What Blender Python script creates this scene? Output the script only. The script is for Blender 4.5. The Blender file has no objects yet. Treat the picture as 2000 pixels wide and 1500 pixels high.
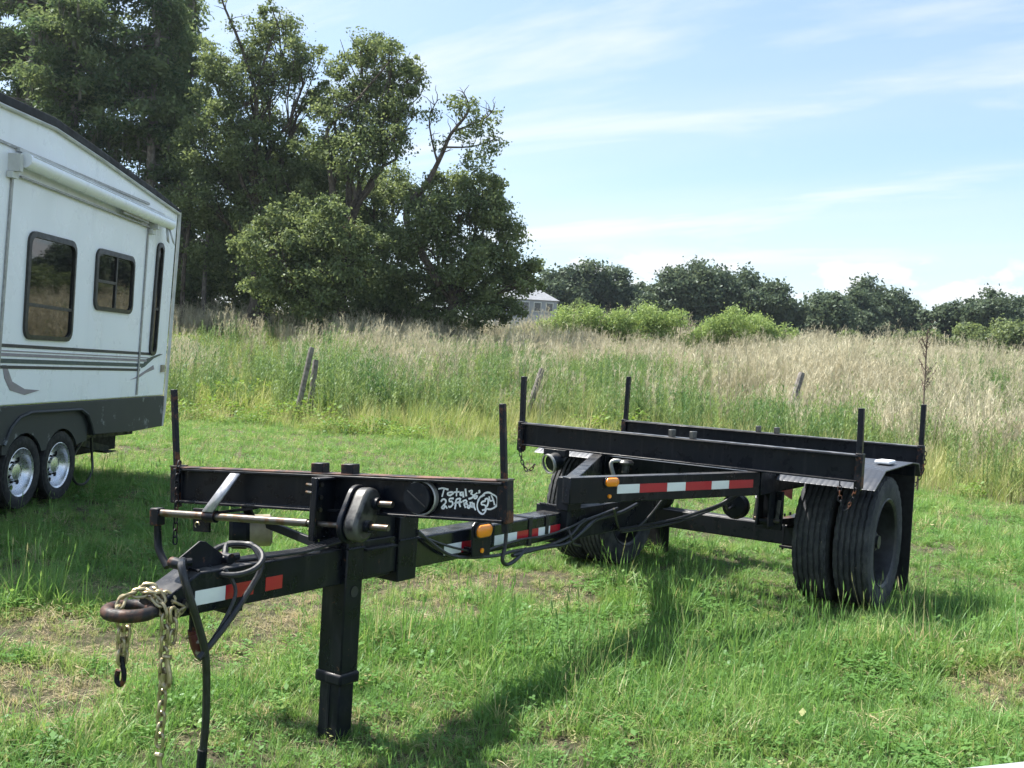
import bpy, bmesh, math, random
import numpy as np
from mathutils import Vector, Matrix

random.seed(7)
rng = np.random.default_rng(7)
sc = bpy.context.scene
C = sc.collection
rad = math.radians

# ------------------------------------------------------------------ camera
# world frame: origin on the ground under the rear axle, +X towards the hitch, +Y the trailer's left
CAM = Vector((7.026, 2.872, 1.469))
YAW, PITCH, ROLL = 0.593, math.atan(-35 / 2000), rad(3.4)
fw = Vector((-math.cos(YAW), -math.sin(YAW), 0)); rt = Vector((-math.sin(YAW), math.cos(YAW), 0)); up = Vector((0, 0, 1))
Fv = fw * math.cos(PITCH) + up * math.sin(PITCH); Uv = up * math.cos(PITCH) - fw * math.sin(PITCH)
Rv = rt * math.cos(ROLL) + Uv * math.sin(ROLL); Uv = Uv * math.cos(ROLL) - rt * math.sin(ROLL)
cam_d = bpy.data.cameras.new('camera'); cam = bpy.data.objects.new('camera', cam_d); C.objects.link(cam)
cam_d.lens = 36.0; cam_d.sensor_width = 36.0; cam_d.clip_end = 5000; cam_d.clip_start = 0.05
M = Matrix((Rv, Uv, -Fv)).transposed().to_4x4(); M.translation = CAM
cam.matrix_world = M
sc.camera = cam

# ------------------------------------------------------------------ light and sky
SUN_EL = rad(57); SUN_H = Vector((0.22, -0.975, 0)).normalized()
SUN = Vector((SUN_H.x * math.cos(SUN_EL), SUN_H.y * math.cos(SUN_EL), math.sin(SUN_EL)))
sun_d = bpy.data.lights.new('sun', 'SUN'); sun_d.energy = 4.1; sun_d.angle = rad(1.2); sun_d.color = (1.0, 0.95, 0.87)
sun = bpy.data.objects.new('sun', sun_d); C.objects.link(sun); sun.location = (0, -20, 30)
sun.rotation_euler = SUN.to_track_quat('Z', 'Y').to_euler()
world = bpy.data.worlds.new('World'); sc.world = world; world.use_nodes = True
wt = world.node_tree; wn = wt.nodes; wl = wt.links
for n_ in list(wn): wn.remove(n_)
def N(t, typ, **kw):
    n = t.nodes.new(typ)
    for k, v in kw.items(): setattr(n, k, v)
    return n
wo = N(wt, 'ShaderNodeOutputWorld'); wb = N(wt, 'ShaderNodeBackground'); wb.inputs['Strength'].default_value = 0.112
sky = N(wt, 'ShaderNodeTexSky', sky_type='NISHITA'); sky.sun_disc = False
sky.sun_elevation = SUN_EL; sky.sun_rotation = math.atan2(SUN_H.x, SUN_H.y); sky.air_density = 1.0; sky.dust_density = 1.0; sky.ozone_density = 1.4
def mathn(t, op, a, b=None, c=None, clamp=False):
    n = N(t, 'ShaderNodeMath', operation=op); n.use_clamp = clamp
    for i, v in enumerate((a, b, c)):
        if v is None: continue
        if isinstance(v, (int, float)): n.inputs[i].default_value = v
        else: t.links.new(v, n.inputs[i])
    return n.outputs[0]
def maprange(t, v, a, b, c=0.0, d=1.0, smooth=True):
    n = N(t, 'ShaderNodeMapRange'); n.interpolation_type = 'SMOOTHSTEP' if smooth else 'LINEAR'
    t.links.new(v, n.inputs[0])
    for i, x in enumerate((a, b, c, d)): n.inputs[i + 1].default_value = x
    return n.outputs[0]
def sky_clouds():
    t = wt
    tc = N(t, 'ShaderNodeTexCoord'); sep = N(t, 'ShaderNodeSeparateXYZ'); t.links.new(tc.outputs['Generated'], sep.inputs[0])
    # flat cloud layer: direction projected on a plane overhead
    zc = mathn(t, 'ADD', mathn(t, 'MAXIMUM', sep.outputs[2], 0.0), 0.12)
    cx = mathn(t, 'DIVIDE', sep.outputs[0], zc); cy = mathn(t, 'DIVIDE', sep.outputs[1], zc)
    cmb = N(t, 'ShaderNodeCombineXYZ'); t.links.new(cx, cmb.inputs[0]); t.links.new(cy, cmb.inputs[1])
    mp = N(t, 'ShaderNodeMapping'); t.links.new(cmb.outputs[0], mp.inputs[0])
    mp.inputs['Rotation'].default_value = (0, 0, rad(33.9)); mp.inputs['Location'].default_value = (1.3, 5.2, 0); mp.inputs['Scale'].default_value = (1.5, 0.42, 1)
    nz = N(t, 'ShaderNodeTexNoise'); nz.inputs['Scale'].default_value = 1.0; nz.inputs['Detail'].default_value = 7; nz.inputs['Roughness'].default_value = 0.55; nz.inputs['Distortion'].default_value = 0.5
    t.links.new(mp.outputs[0], nz.inputs['Vector'])
    cirrus = maprange(t, nz.outputs[0], 0.45, 0.72, 0.0, 0.85)
    nb = N(t, 'ShaderNodeTexNoise'); nb.inputs['Scale'].default_value = 0.45; nb.inputs['Detail'].default_value = 4
    t.links.new(mp.outputs[0], nb.inputs['Vector'])
    veil = maprange(t, nb.outputs[0], 0.35, 0.7, 0.0, 0.35)
    thin = mathn(t, 'MAXIMUM', cirrus, veil)
    # small fair-weather heaps low in the sky, all round the horizon
    mp2 = N(t, 'ShaderNodeMapping'); t.links.new(tc.outputs['Generated'], mp2.inputs[0]); mp2.inputs['Scale'].default_value = (1, 1, 2.0); mp2.inputs['Location'].default_value = (0.403, 0.884, 0)
    n3 = N(t, 'ShaderNodeTexNoise'); n3.inputs['Scale'].default_value = 8.0; n3.inputs['Detail'].default_value = 8; n3.inputs['Roughness'].default_value = 0.58
    t.links.new(mp2.outputs[0], n3.inputs['Vector'])
    band = mathn(t, 'MULTIPLY', maprange(t, sep.outputs[2], 0.03, 0.06), maprange(t, sep.outputs[2], 0.105, 0.135, 1.0, 0.0))
    heap = mathn(t, 'MULTIPLY', maprange(t, n3.outputs[0], 0.475, 0.565), band)
    mask = mathn(t, 'MAXIMUM', thin, mathn(t, 'MULTIPLY', heap, 0.95))
    hz = N(t, 'ShaderNodeMix', data_type='RGBA'); hz.inputs[0].default_value = .50; t.links.new(sky.outputs[0], hz.inputs[6]); hz.inputs[7].default_value = (0.92, 1.40, 1.92, 1)   # thin even summer haze
    mx = N(t, 'ShaderNodeMix', data_type='RGBA'); t.links.new(mask, mx.inputs[0]); t.links.new(hz.outputs[2], mx.inputs[6]); mx.inputs[7].default_value = (3.25, 3.32, 3.40, 1)
    t.links.new(mx.outputs[2], wb.inputs[0])
sky_clouds()
wl.new(wb.outputs[0], wo.inputs[0])
vs = sc.view_settings; vs.view_transform = 'Standard'; vs.look = 'None'; vs.gamma = 1.0; vs.use_curve_mapping = False; vs.exposure = 1.6
sc.display_settings.display_device = 'sRGB'
sc.render.engine = 'CYCLES'
cy = sc.cycles; cy.use_denoising = True; cy.max_bounces = 6; cy.diffuse_bounces = 3; cy.glossy_bounces = 2; cy.transmission_bounces = 3; cy.transparent_max_bounces = 8; cy.caustics_reflective = False; cy.caustics_refractive = False
cy.use_adaptive_sampling = True; cy.adaptive_threshold = 0.015

# ------------------------------------------------------------------ helpers
class MB:
    def __init__(s): s.v = []; s.f = []
    def add(s, vs_, fs):
        o = len(s.v); s.v += [tuple(p) for p in vs_]; s.f += [tuple(i + o for i in f) for f in fs]; return s
    def box(s, c, size, A=None):
        c = Vector(c); A = A or (Vector((1, 0, 0)), Vector((0, 1, 0)), Vector((0, 0, 1)))
        P = []
        for z in (-.5, .5):
            for y in (-.5, .5):
                for x in (-.5, .5): P.append(c + A[0] * (x * size[0]) + A[1] * (y * size[1]) + A[2] * (z * size[2]))
        return s.add(P, [(0, 2, 3, 1), (4, 5, 7, 6), (0, 1, 5, 4), (2, 6, 7, 3), (0, 4, 6, 2), (1, 3, 7, 5)])
    def rng(s, x0, x1, y0, y1, z0, z1): return s.box(((x0 + x1) / 2, (y0 + y1) / 2, (z0 + z1) / 2), (abs(x1 - x0), abs(y1 - y0), abs(z1 - z0)))
    def prism(s, poly, ext):
        ext = Vector(ext); n = len(poly); P = [Vector(p) for p in poly]; Q = [p + ext for p in P]
        return s.add(P + Q, [tuple(range(n))[::-1], tuple(range(n, 2 * n))] + [(i, (i + 1) % n, n + (i + 1) % n, n + i) for i in range(n)])
    def bar(s, p0, p1, w, h, upv=(0, 0, 1)):
        p0 = Vector(p0); p1 = Vector(p1); a = (p1 - p0); L = a.length; a.normalize(); b = Vector(upv).cross(a).normalized(); c = a.cross(b)
        return s.box((p0 + p1) / 2, (L, w, h), (a, b, c))
    def tube(s, path, r, seg=8, closed=False, caps=True):
        P = [Vector(p) for p in path]; n = len(P); R = r if isinstance(r, (list, tuple)) else [r] * n
        t0 = (P[1] - P[0]).normalized(); ref = Vector((0, 0, 1)) if abs(t0.z) < .9 else Vector((1, 0, 0)); u = t0.cross(ref).normalized()
        V = []
        for i in range(n):
            if closed: t = (P[(i + 1) % n] - P[i - 1]).normalized()
            else: t = (P[min(i + 1, n - 1)] - P[max(i - 1, 0)]).normalized()
            u = (u - t * u.dot(t)).normalized(); w = t.cross(u)
            for k in range(seg):
                a = 2 * math.pi * k / seg; V.append(P[i] + (u * math.cos(a) + w * math.sin(a)) * R[i])
        F = []
        for i in range(n if closed else n - 1):
            j = (i + 1) % n
            for k in range(seg): F.append((i * seg + k, i * seg + (k + 1) % seg, j * seg + (k + 1) % seg, j * seg + k))
        if caps and not closed: F += [tuple(range(seg))[::-1], tuple(range((n - 1) * seg, n * seg))]
        return s.add(V, F)
    def cyl(s, p0, p1, r, seg=16): return s.tube([p0, p1], r, seg)
    def lathe(s, prof, o, ax, seg=32, ref=None, closed=False):
        o = Vector(o); ax = Vector(ax).normalized(); ref = Vector(ref) if ref else (Vector((0, 0, 1)) if abs(ax.z) < .9 else Vector((1, 0, 0)))
        u = ax.cross(ref).normalized(); w = ax.cross(u); n = len(prof); V = []
        for k in range(seg):
            a = 2 * math.pi * k / seg; dr = u * math.cos(a) + w * math.sin(a)
            for r, h in prof: V.append(o + ax * h + dr * r)
        F = []
        for k in range(seg):
            k2 = (k + 1) % seg
            for i in range(n if closed else n - 1):
                j = (i + 1) % n; F.append((k * n + i, k * n + j, k2 * n + j, k2 * n + i))
        return s.add(V, F)
    def mesh(s, name, mat, smooth=35, origin=True):
        me = bpy.data.meshes.new(name); V = np.array([tuple(p) for p in s.v], float)
        c = (V.min(0) + V.max(0)) / 2 if origin else np.zeros(3)
        me.from_pydata([tuple(p) for p in (V - c)], [], s.f); me.validate(); me.update()
        bm = bmesh.new(); bm.from_mesh(me); bmesh.ops.recalc_face_normals(bm, faces=bm.faces); bm.to_mesh(me); bm.free()
        if mat: me.materials.append(mat)
        if smooth:
            me.polygons.foreach_set('use_smooth', [True] * len(me.polygons)); me.set_sharp_from_angle(angle=rad(smooth))
        return me, Vector(c)
    def build(s, name, mat, parent=None, bevel=0.0, smooth=35):
        me, c = s.mesh(name, mat, smooth); o = bpy.data.objects.new(name, me); C.objects.link(o); o.location = c
        WL[o.name] = c.copy()
        if parent: par(o, parent)
        if bevel:
            m = o.modifiers.new('bevel', 'BEVEL'); m.width = bevel; m.segments = 2; m.limit_method = 'ANGLE'; m.angle_limit = rad(40)
        return o
WL = {}
def par(o, p):
    o.parent = p; o.matrix_parent_inverse = Matrix.Translation(-WL[p.name])
def tag(o, label=None, cat=None, group=None, kind=None):
    for k, v in (('label', label), ('category', cat), ('group', group), ('kind', kind)):
        if v: o[k] = v
    return o
def thing(name, loc, label, cat, group=None):
    o = bpy.data.objects.new(name, None); C.objects.link(o); o.location = loc; o.empty_display_size = .2; WL[o.name] = Vector(loc)
    return tag(o, label, cat, group)
def smooth_path(pts, k=6):
    P = [Vector(p) for p in pts]; out = []
    for i in range(len(P) - 1):
        a = P[max(i - 1, 0)]; b = P[i]; c = P[i + 1]; d = P[min(i + 2, len(P) - 1)]
        for j in range(k):
            t = j / k; out.append(.5 * ((2 * b) + (c - a) * t + (2 * a - 5 * b + 4 * c - d) * t * t + (3 * b - a - 3 * c + d) * t ** 3))
    out.append(P[-1]); return out

# ------------------------------------------------------------------ materials
def newmat(name):
    m = bpy.data.materials.new(name); m.use_nodes = True; t = m.node_tree
    b = t.nodes['Principled BSDF']; return m, t, b
def noise(t, scale, detail=5, rough=.55, coord='Object', vec=None, dist=0):
    n = N(t, 'ShaderNodeTexNoise'); n.inputs['Scale'].default_value = scale; n.inputs['Detail'].default_value = detail; n.inputs['Roughness'].default_value = rough; n.inputs['Distortion'].default_value = dist
    if vec is None:
        tc = N(t, 'ShaderNodeTexCoord'); vec = tc.outputs[coord]
    t.links.new(vec, n.inputs['Vector']); return n.outputs[0]
def mixc(t, fac, a, b):
    n = N(t, 'ShaderNodeMix', data_type='RGBA')
    if isinstance(fac, (int, float)): n.inputs[0].default_value = fac
    else: t.links.new(fac, n.inputs[0])
    for i, x in ((6, a), (7, b)):
        if isinstance(x, tuple): n.inputs[i].default_value = x + (1,) if len(x) == 3 else x
        else: t.links.new(x, n.inputs[i])
    return n.outputs[2]
def bump(t, b, h, strength=.3, dist=.01):
    n = N(t, 'ShaderNodeBump'); n.inputs['Strength'].default_value = strength; n.inputs['Distance'].default_value = dist
    t.links.new(h, n.inputs['Height']); t.links.new(n.outputs[0], b.inputs['Normal'])
def plain(name, col, rough=.5, metal=0, spec=.5, var=.25, scale=20, bmp=0, col2=None, lo=.45, hi=.7, coat=0):
    m, t, b = newmat(name)
    nz = noise(t, scale)
    c2 = col2 or tuple(min(1, x * (1 + var) + .004) for x in col)
    c1 = col if col2 else tuple(x * (1 - var) for x in col)
    f = maprange(t, nz, lo, hi) if col2 else maprange(t, nz, .3, .7)
    t.links.new(mixc(t, f, c1, c2), b.inputs['Base Color'])
    t.links.new(maprange(t, noise(t, scale * 2.3), .3, .7, rough * .8, min(1, rough * 1.25)), b.inputs['Roughness'])
    b.inputs['Metallic'].default_value = metal; b.inputs['Specular IOR Level'].default_value = spec; b.inputs['Coat Weight'].default_value = coat
    if bmp: bump(t, b, nz, bmp, .004)
    return m
def paint_black(name, dust=.05, rust=.0, rough=.32, spec=.22):
    m, t, b = newmat(name)
    dst = maprange(t, noise(t, 7, 8, .65), .42, .75, 0, dust * 6)
    base = mixc(t, dst, (.004, .006, .011), (.020, .022, .027))
    tcs = N(t, 'ShaderNodeTexCoord'); mps = N(t, 'ShaderNodeMapping'); mps.inputs['Scale'].default_value = (28, 28, 3); t.links.new(tcs.outputs['Object'], mps.inputs[0])
    base = mixc(t, maprange(t, noise(t, 1.0, 6, .6, vec=mps.outputs[0]), .52, .72, 0, .55), base, (.032, .033, .036))
    geo = N(t, 'ShaderNodeNewGeometry'); sp = N(t, 'ShaderNodeSeparateXYZ'); t.links.new(geo.outputs['Normal'], sp.inputs[0])
    topd = mathn(t, 'MULTIPLY', maprange(t, sp.outputs[2], .55, .95), maprange(t, noise(t, 9, 7, .65), .35, .7, .15, .75))  # paler upward faces: settled dust plus the sky-lit tops, put in the colour
    base = mixc(t, topd, base, (.135, .130, .122))
    chip = maprange(t, noise(t, 34, 8, .7), .645, .68); base = mixc(t, chip, base, (.085, .045, .03))
    if rust:
        rs = maprange(t, noise(t, 16, 9, .7), .62 - rust * .3, .72 - rust * .3)
        base = mixc(t, rs, base, (.115, .045, .022))
    t.links.new(base, b.inputs['Base Color'])
    t.links.new(maprange(t, noise(t, 11, 6), .3, .7, rough * .7, rough * 1.5), b.inputs['Roughness'])
    b.inputs['Specular IOR Level'].default_value = spec
    bump(t, b, noise(t, 60, 4), .12, .002)
    return m
MT = {}
MT['black'] = paint_black('black_paint', .05)
MT['black_dusty'] = paint_black('dusty_black_paint', .11, .0, .5)
MT['black_rusty'] = paint_black('chipped_black_paint', .08, .35, .45)
MT['rusty_flange'] = plain('worn_flange', (.02, .02, .024), .55, 0, .5, 0, 14, .2, (.17, .085, .055), .40, .60)
MT['pole'] = paint_black('pole_paint', .06, .0, .2, .6)
MT['grey_gear'] = plain('greasy_grey_casting', (.075, .076, .072), .42, .2, .5, 0, 18, .15, (.02, .02, .022), .45, .62)
MT['hose'] = plain('rubber_hose', (.012, .013, .016), .38, 0, .5, .3, 30)
MT['cable'] = plain('cable_jacket', (.02, .021, .024), .45, 0, .5, .3, 30)
MT['rust'] = plain('rusty_forged_steel', (.018, .017, .018), .55, .15, .4, 0, 26, .9, (.075, .036, .024), .44, .62)
MT['zinc'] = plain('yellow_zinc_chain', (.42, .36, .22), .42, .75, .5, 0, 40, .2, (.15, .10, .05), .55, .75)
MT['steel'] = plain('worn_steel', (.13, .12, .11), .42, .8, .5, 0, 25, .1, (.11, .07, .045), .48, .66)
MT['strapmetal'] = plain('aluminium_painted_strap', (.36, .37, .40), .42, .4, .5, .2, 30)
MT['rim_dark'] = plain('dark_painted_rim', (.016, .017, .02), .5, 0, .5, .4, 18)
MT['alloy'] = plain('polished_alloy', (.72, .73, .75), .28, .85, .5, .1, 14)
MT['grey_alu'] = plain('weathered_aluminium', (.34, .34, .33), .5, .5, .5, .2, 20)
MT['tan'] = plain('dusty_tan_plastic', (.30, .26, .18), .6, 0, .4, .2, 20)
MT['wood'] = plain('weathered_fence_wood', (.17, .155, .14), .9, 0, .2, .35, 14, .5)
MT['white'] = plain('white_gelcoat', (.84, .87, .90), .28, 0, .5, .03, 1.2, 0)
def camper_wall():
    m, t, b = newmat('camper_wall'); tc = N(t, 'ShaderNodeTexCoord'); mp = N(t, 'ShaderNodeMapping'); mp.inputs['Scale'].default_value = (5, 5, .35); t.links.new(tc.outputs['Object'], mp.inputs[0])
    st = maprange(t, noise(t, 1.6, 7, .65, vec=mp.outputs[0]), .52, .8, 0, .45); sm = maprange(t, noise(t, .9, 5), .45, .75, 0, .25)
    c = mixc(t, st, (.85, .88, .91), (.62, .64, .65)); t.links.new(mixc(t, sm, c, (.74, .76, .76)), b.inputs['Base Color']); t.links.new(maprange(t, noise(t, 3), .3, .7, .22, .42), b.inputs['Roughness']); bump(t, b, noise(t, 2.2, 3), .05, .02); return m
MT['white'] = camper_wall()
MT['car_white'] = plain('white_car_paint', (.58, .61, .66), .15, 0, .5, .01, 2, 0, coat=.6)
MT['whitepaint'] = plain('white_marker', (.80, .82, .84), .7, 0, .3, .06, 60)
MT['trim'] = plain('cream_trim', (.52, .53, .50), .5, 0, .5, .15, 6)
MT['roof'] = plain('grey_rubber_roof', (.035, .036, .04), .75, 0, .3, .25, 5)
MT['stripe_navy'] = plain('navy_stripe', (.012, .013, .032), .35, 0, .5, .1, 8)
MT['stripe_teal'] = plain('slate_stripe', (.035, .06, .075), .35, 0, .5, .1, 8)
MT['stripe_mauve'] = plain('mauve_grey_stripe', (.26, .23, .26), .4, 0, .5, .1, 8)
MT['frame_dark'] = plain('dark_window_frame', (.025, .024, .022), .45, 0, .5, .2, 12)
MT['pink'] = plain('red_reflector', (.62, .20, .20), .4, 0, .5, .1, 30)
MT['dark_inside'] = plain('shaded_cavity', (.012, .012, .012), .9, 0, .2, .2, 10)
MT['bark'] = plain('grey_brown_bark', (.085, .07, .055), .95, 0, .2, .4, 6, .6)
MT['bark_pale'] = plain('pale_grey_bark', (.17, .15, .13), .95, 0, .2, .35, 6, .6)
MT['dead'] = plain('dead_stalk', (.24, .20, .17), .9, 0, .2, .25, 9)
def skirt_mat():
    m, t, b = newmat('scuffed_grey_skirt')
    f = maprange(t, noise(t, 5, 9, .7), .58, .66, 0, .75)
    t.links.new(mixc(t, f, mixc(t, noise(t, 2, 4), (.012, .016, .020), (.030, .034, .037)), (.22, .24, .25)), b.inputs['Base Color']); b.inputs['Roughness'].default_value = .6; return m
MT['skirt'] = skirt_mat()
def glass_dark():
    m, t, b = newmat('tinted_glass'); b.inputs['Base Color'].default_value = (.012, .012, .012, 1); b.inputs['Roughness'].default_value = .02; b.inputs['Specular IOR Level'].default_value = .9
    bump(t, b, noise(t, 1.6, 2), .03, .02); return m
MT['glass'] = glass_dark()
def tape_mat(name, col):
    m, t, b = newmat(name); v = N(t, 'ShaderNodeTexVoronoi'); v.inputs['Scale'].default_value = 260; tc = N(t, 'ShaderNodeTexCoord'); t.links.new(tc.outputs['Object'], v.inputs['Vector'])
    t.links.new(mixc(t, maprange(t, noise(t, 9, 6), .4, .8, 0, .35), col, tuple(x * .6 for x in col)), b.inputs['Base Color']); b.inputs['Roughness'].default_value = .3; bump(t, b, v.outputs['Distance'], .15, .001); b.inputs['Coat Weight'].default_value = .4
    return m
MT['tape_w'] = tape_mat('white_reflective_tape', (.80, .83, .86)); MT['tape_r'] = tape_mat('red_reflective_tape', (.44, .006, .026))
def amber():
    m, t, b = newmat('amber_lens'); b.inputs['Base Color'].default_value = (.95, .30, .015, 1); b.inputs['Roughness'].default_value = .18; b.inputs['Subsurface Weight'].default_value = .35; b.inputs['Subsurface Radius'].default_value = (.02, .008, .001); b.inputs['Coat Weight'].default_value = .5
    w = N(t, 'ShaderNodeTexWave'); w.inputs['Scale'].default_value = 90; tc = N(t, 'ShaderNodeTexCoord'); t.links.new(tc.outputs['Object'], w.inputs['Vector']); bump(t, b, w.outputs[1], .25, .003); return m
MT['amber'] = amber()
def rubber():
    m, t, b = newmat('dusty_tyre_rubber')
    d1 = maprange(t, noise(t, 7, 10, .72), .38, .70, 0, .9); d2 = maprange(t, noise(t, 30, 6, .65), .665, .71)
    base = mixc(t, d1, (.030, .033, .040), (.085, .085, .088)); base = mixc(t, d2, base, (.26, .22, .17))
    t.links.new(base, b.inputs['Base Color']); b.inputs['Roughness'].default_value = .85; b.inputs['Specular IOR Level'].default_value = .3; bump(t, b, noise(t, 55, 8, .7), .7, .006); return m
MT['rubber'] = rubber()
MT['rubber_clean'] = plain('black_sidewall_rubber', (.016, .016, .018), .7, 0, .35, .3, 12)
def diamond():
    m, t, b = newmat('diamond_plate'); tc = N(t, 'ShaderNodeTexCoord'); H = []
    for sgn in (1, -1):
        mp = N(t, 'ShaderNodeMapping'); mp.inputs['Rotation'].default_value = (0, 0, rad(45 * sgn)); mp.inputs['Scale'].default_value = (52, 20, 1); t.links.new(tc.outputs['Object'], mp.inputs[0])
        if sgn < 0: mp.inputs['Location'].default_value = (.5, .5, 0)
        v = N(t, 'ShaderNodeTexVoronoi'); v.inputs['Scale'].default_value = 1; v.inputs['Randomness'].default_value = 0; t.links.new(mp.outputs[0], v.inputs['Vector'])
        H.append(maprange(t, v.outputs['Distance'], .15, .38, 1, 0))
    h = mathn(t, 'MAXIMUM', H[0], H[1])
    t.links.new(mixc(t, h, (.048, .053, .063), (.062, .067, .078)), b.inputs['Base Color']); b.inputs['Metallic'].default_value = .25
    t.links.new(maprange(t, noise(t, 12), .3, .7, .3, .55), b.inputs['Roughness']); bump(t, b, h, .4, .002); return m
MT['diamond'] = diamond()
def foliage(name, dark, light, trans=.35, attr='tint', atype='GEOMETRY', extra=None):
    m = bpy.data.materials.new(name); m.use_nodes = True; t = m.node_tree
    for n in list(t.nodes): t.nodes.remove(n)
    out = N(t, 'ShaderNodeOutputMaterial'); at = N(t, 'ShaderNodeAttribute'); at.attribute_name = attr; at.attribute_type = atype
    cr = N(t, 'ShaderNodeValToRGB'); t.links.new(at.outputs['Fac'], cr.inputs[0]); e = cr.color_ramp.elements
    e[0].color = dark + (1,); e[1].color = light + (1,)
    if extra:
        for p, c in extra: x = e.new(p); x.color = c + (1,)
    d = N(t, 'ShaderNodeBsdfDiffuse'); tr = N(t, 'ShaderNodeBsdfTranslucent'); gl = N(t, 'ShaderNodeBsdfGlossy'); gl.inputs['Roughness'].default_value = .45; gl.inputs['Color'].default_value = (.6, .65, .7, 1)
    t.links.new(cr.outputs[0], d.inputs[0])
    hs = N(t, 'ShaderNodeHueSaturation'); hs.inputs['Hue'].default_value = .49; hs.inputs['Saturation'].default_value = 1.1; hs.inputs['Value'].default_value = 1.25; t.links.new(cr.outputs[0], hs.inputs['Color']); t.links.new(hs.outputs[0], tr.inputs[0])
    m1 = N(t, 'ShaderNodeMixShader'); m1.inputs[0].default_value = trans; t.links.new(d.outputs[0], m1.inputs[1]); t.links.new(tr.outputs[0], m1.inputs[2])
    m2 = N(t, 'ShaderNodeMixShader'); m2.inputs[0].default_value = .02; t.links.new(m1.outputs[0], m2.inputs[1]); t.links.new(gl.outputs[0], m2.inputs[2])
    t.links.new(m2.outputs[0], out.inputs[0]); return m
MT['oak'] = foliage('oak_leaves', (.068, .105, .044), (.240, .290, .120), .45)
MT['cypress'] = foliage('cypress_needles', (.060, .105, .046), (.205, .255, .110), .45)
MT['farleaf'] = foliage('far_oak_leaves', (.052, .080, .048), (.125, .160, .088), .34)
MT['moss'] = foliage('spanish_moss', (.11, .11, .085), (.20, .19, .15), .3)
MT['fennel'] = foliage('bright_fennel', (.15, .24, .07), (.36, .44, .17), .4)
MT['lawn'] = foliage('lawn_blades', (.080, .180, .052), (.50, .42, .26), .42, 'tint', 'INSTANCER', [(.30, (.150, .285, .076)), (.55, (.245, .355, .108)), (.75, (.38, .38, .18))])
MT['weed'] = foliage('meadow_plants', (.075, .155, .055), (.24, .31, .11), .38, 'tint', 'INSTANCER')
MT['yellowgrass'] = foliage('seeding_grass', (.25, .32, .09), (.58, .52, .30), .38, 'tint', 'INSTANCER')
MT['deadweed'] = foliage('dead_weed_stalks', (.31, .29, .195), (.64, .59, .42), .28, 'tint', 'INSTANCER')
MT['leafy'] = foliage('vine_leaves', (.10, .19, .04), (.24, .34, .08), .38, 'tint', 'INSTANCER')

# ------------------------------------------------------------------ ground
F2 = np.array([-0.82927574, -0.55883965]); R2 = np.array([-0.55883965, 0.82927574]); O2 = np.array([7.026, 2.872])   # survey line: forward d, sideways v
def site(d, v):
    p = O2 + F2 * d + R2 * v; return float(p[0]), float(p[1])
def sst(x): x = np.clip(x, 0, 1); return x * x * (3 - 2 * x)
def height(x, y):
    x = np.asarray(x, float); y = np.asarray(y, float)
    d = (x - O2[0]) * F2[0] + (y - O2[1]) * F2[1]; v = (x - O2[0]) * R2[0] + (y - O2[1]) * R2[1]
    z = -.022 * np.clip(x, 0, 12) * sst((x) / 1.5)
    e = 19.0 - .10 * np.clip(v + 4, 0, 30)
    t = np.clip(d - e, 0, None)
    z = z + np.where(t < 6, .0062 * t * t, .0745 * (t - 3.0)) * (d < 52) + np.where(d >= 52, .0745 * (49 - e) + .012 * (np.clip(d, 52, 300) - 52), 0)
    z = z + .018 * np.sin(x * 1.7 + .6) * np.sin(y * 1.3) + .012 * np.sin(x * 3.9 + y * 2.3) + .10 * np.sin(d * .21 + 1) * np.sin(v * .17) * sst((d - 22) / 15)
    return z
def make_ground():
    ds = np.concatenate([np.arange(-14, 24, .35), np.arange(24, 70, 1.2), 70 * 1.09 ** np.arange(0, 42)]); vs1 = np.concatenate([np.arange(0, 14, .35), np.arange(14, 60, 1.5), 60 * 1.12 ** np.arange(0, 34)])
    vv = np.concatenate([-vs1[:0:-1], vs1]); D, V = np.meshgrid(ds, vv, indexing='ij')
    X = O2[0] + F2[0] * D + R2[0] * V; Y = O2[1] + F2[1] * D + R2[1] * V; Z = height(X, Y)
    n, m = D.shape; P = np.stack([X, Y, Z], -1).reshape(-1, 3); I = np.arange(n * m).reshape(n, m)
    Fq = np.stack([I[:-1, :-1], I[:-1, 1:], I[1:, 1:], I[1:, :-1]], -1).reshape(-1, 4)
    me = bpy.data.meshes.new('ground'); me.from_pydata(P.tolist(), [], Fq.tolist()); me.update(); me.polygons.foreach_set('use_smooth', [True] * len(me.polygons))
    bm = bmesh.new(); bm.from_mesh(me); bmesh.ops.recalc_face_normals(bm, faces=bm.faces); bm.to_mesh(me); bm.free()
    if me.polygons[0].normal.z < 0: me.flip_normals()
    m_, t, b = newmat('soil_and_thatch')
    n1 = noise(t, .9, 8, .6); n2 = noise(t, 26, 10, .78)
    c = mixc(t, maprange(t, n2, .35, .65), (.060, .068, .034), (.19, .165, .115)); c = mixc(t, maprange(t, n1, .55, .7, 0, .6), c, (.12, .155, .05))
    t.links.new(c, b.inputs['Base Color']); b.inputs['Roughness'].default_value = 1; b.inputs['Specular IOR Level'].default_value = .1; bump(t, b, n2, 1.0, .05)
    me.materials.append(m_); o = bpy.data.objects.new('ground', me); C.objects.link(o); tag(o, kind='structure')
make_ground()

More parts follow.
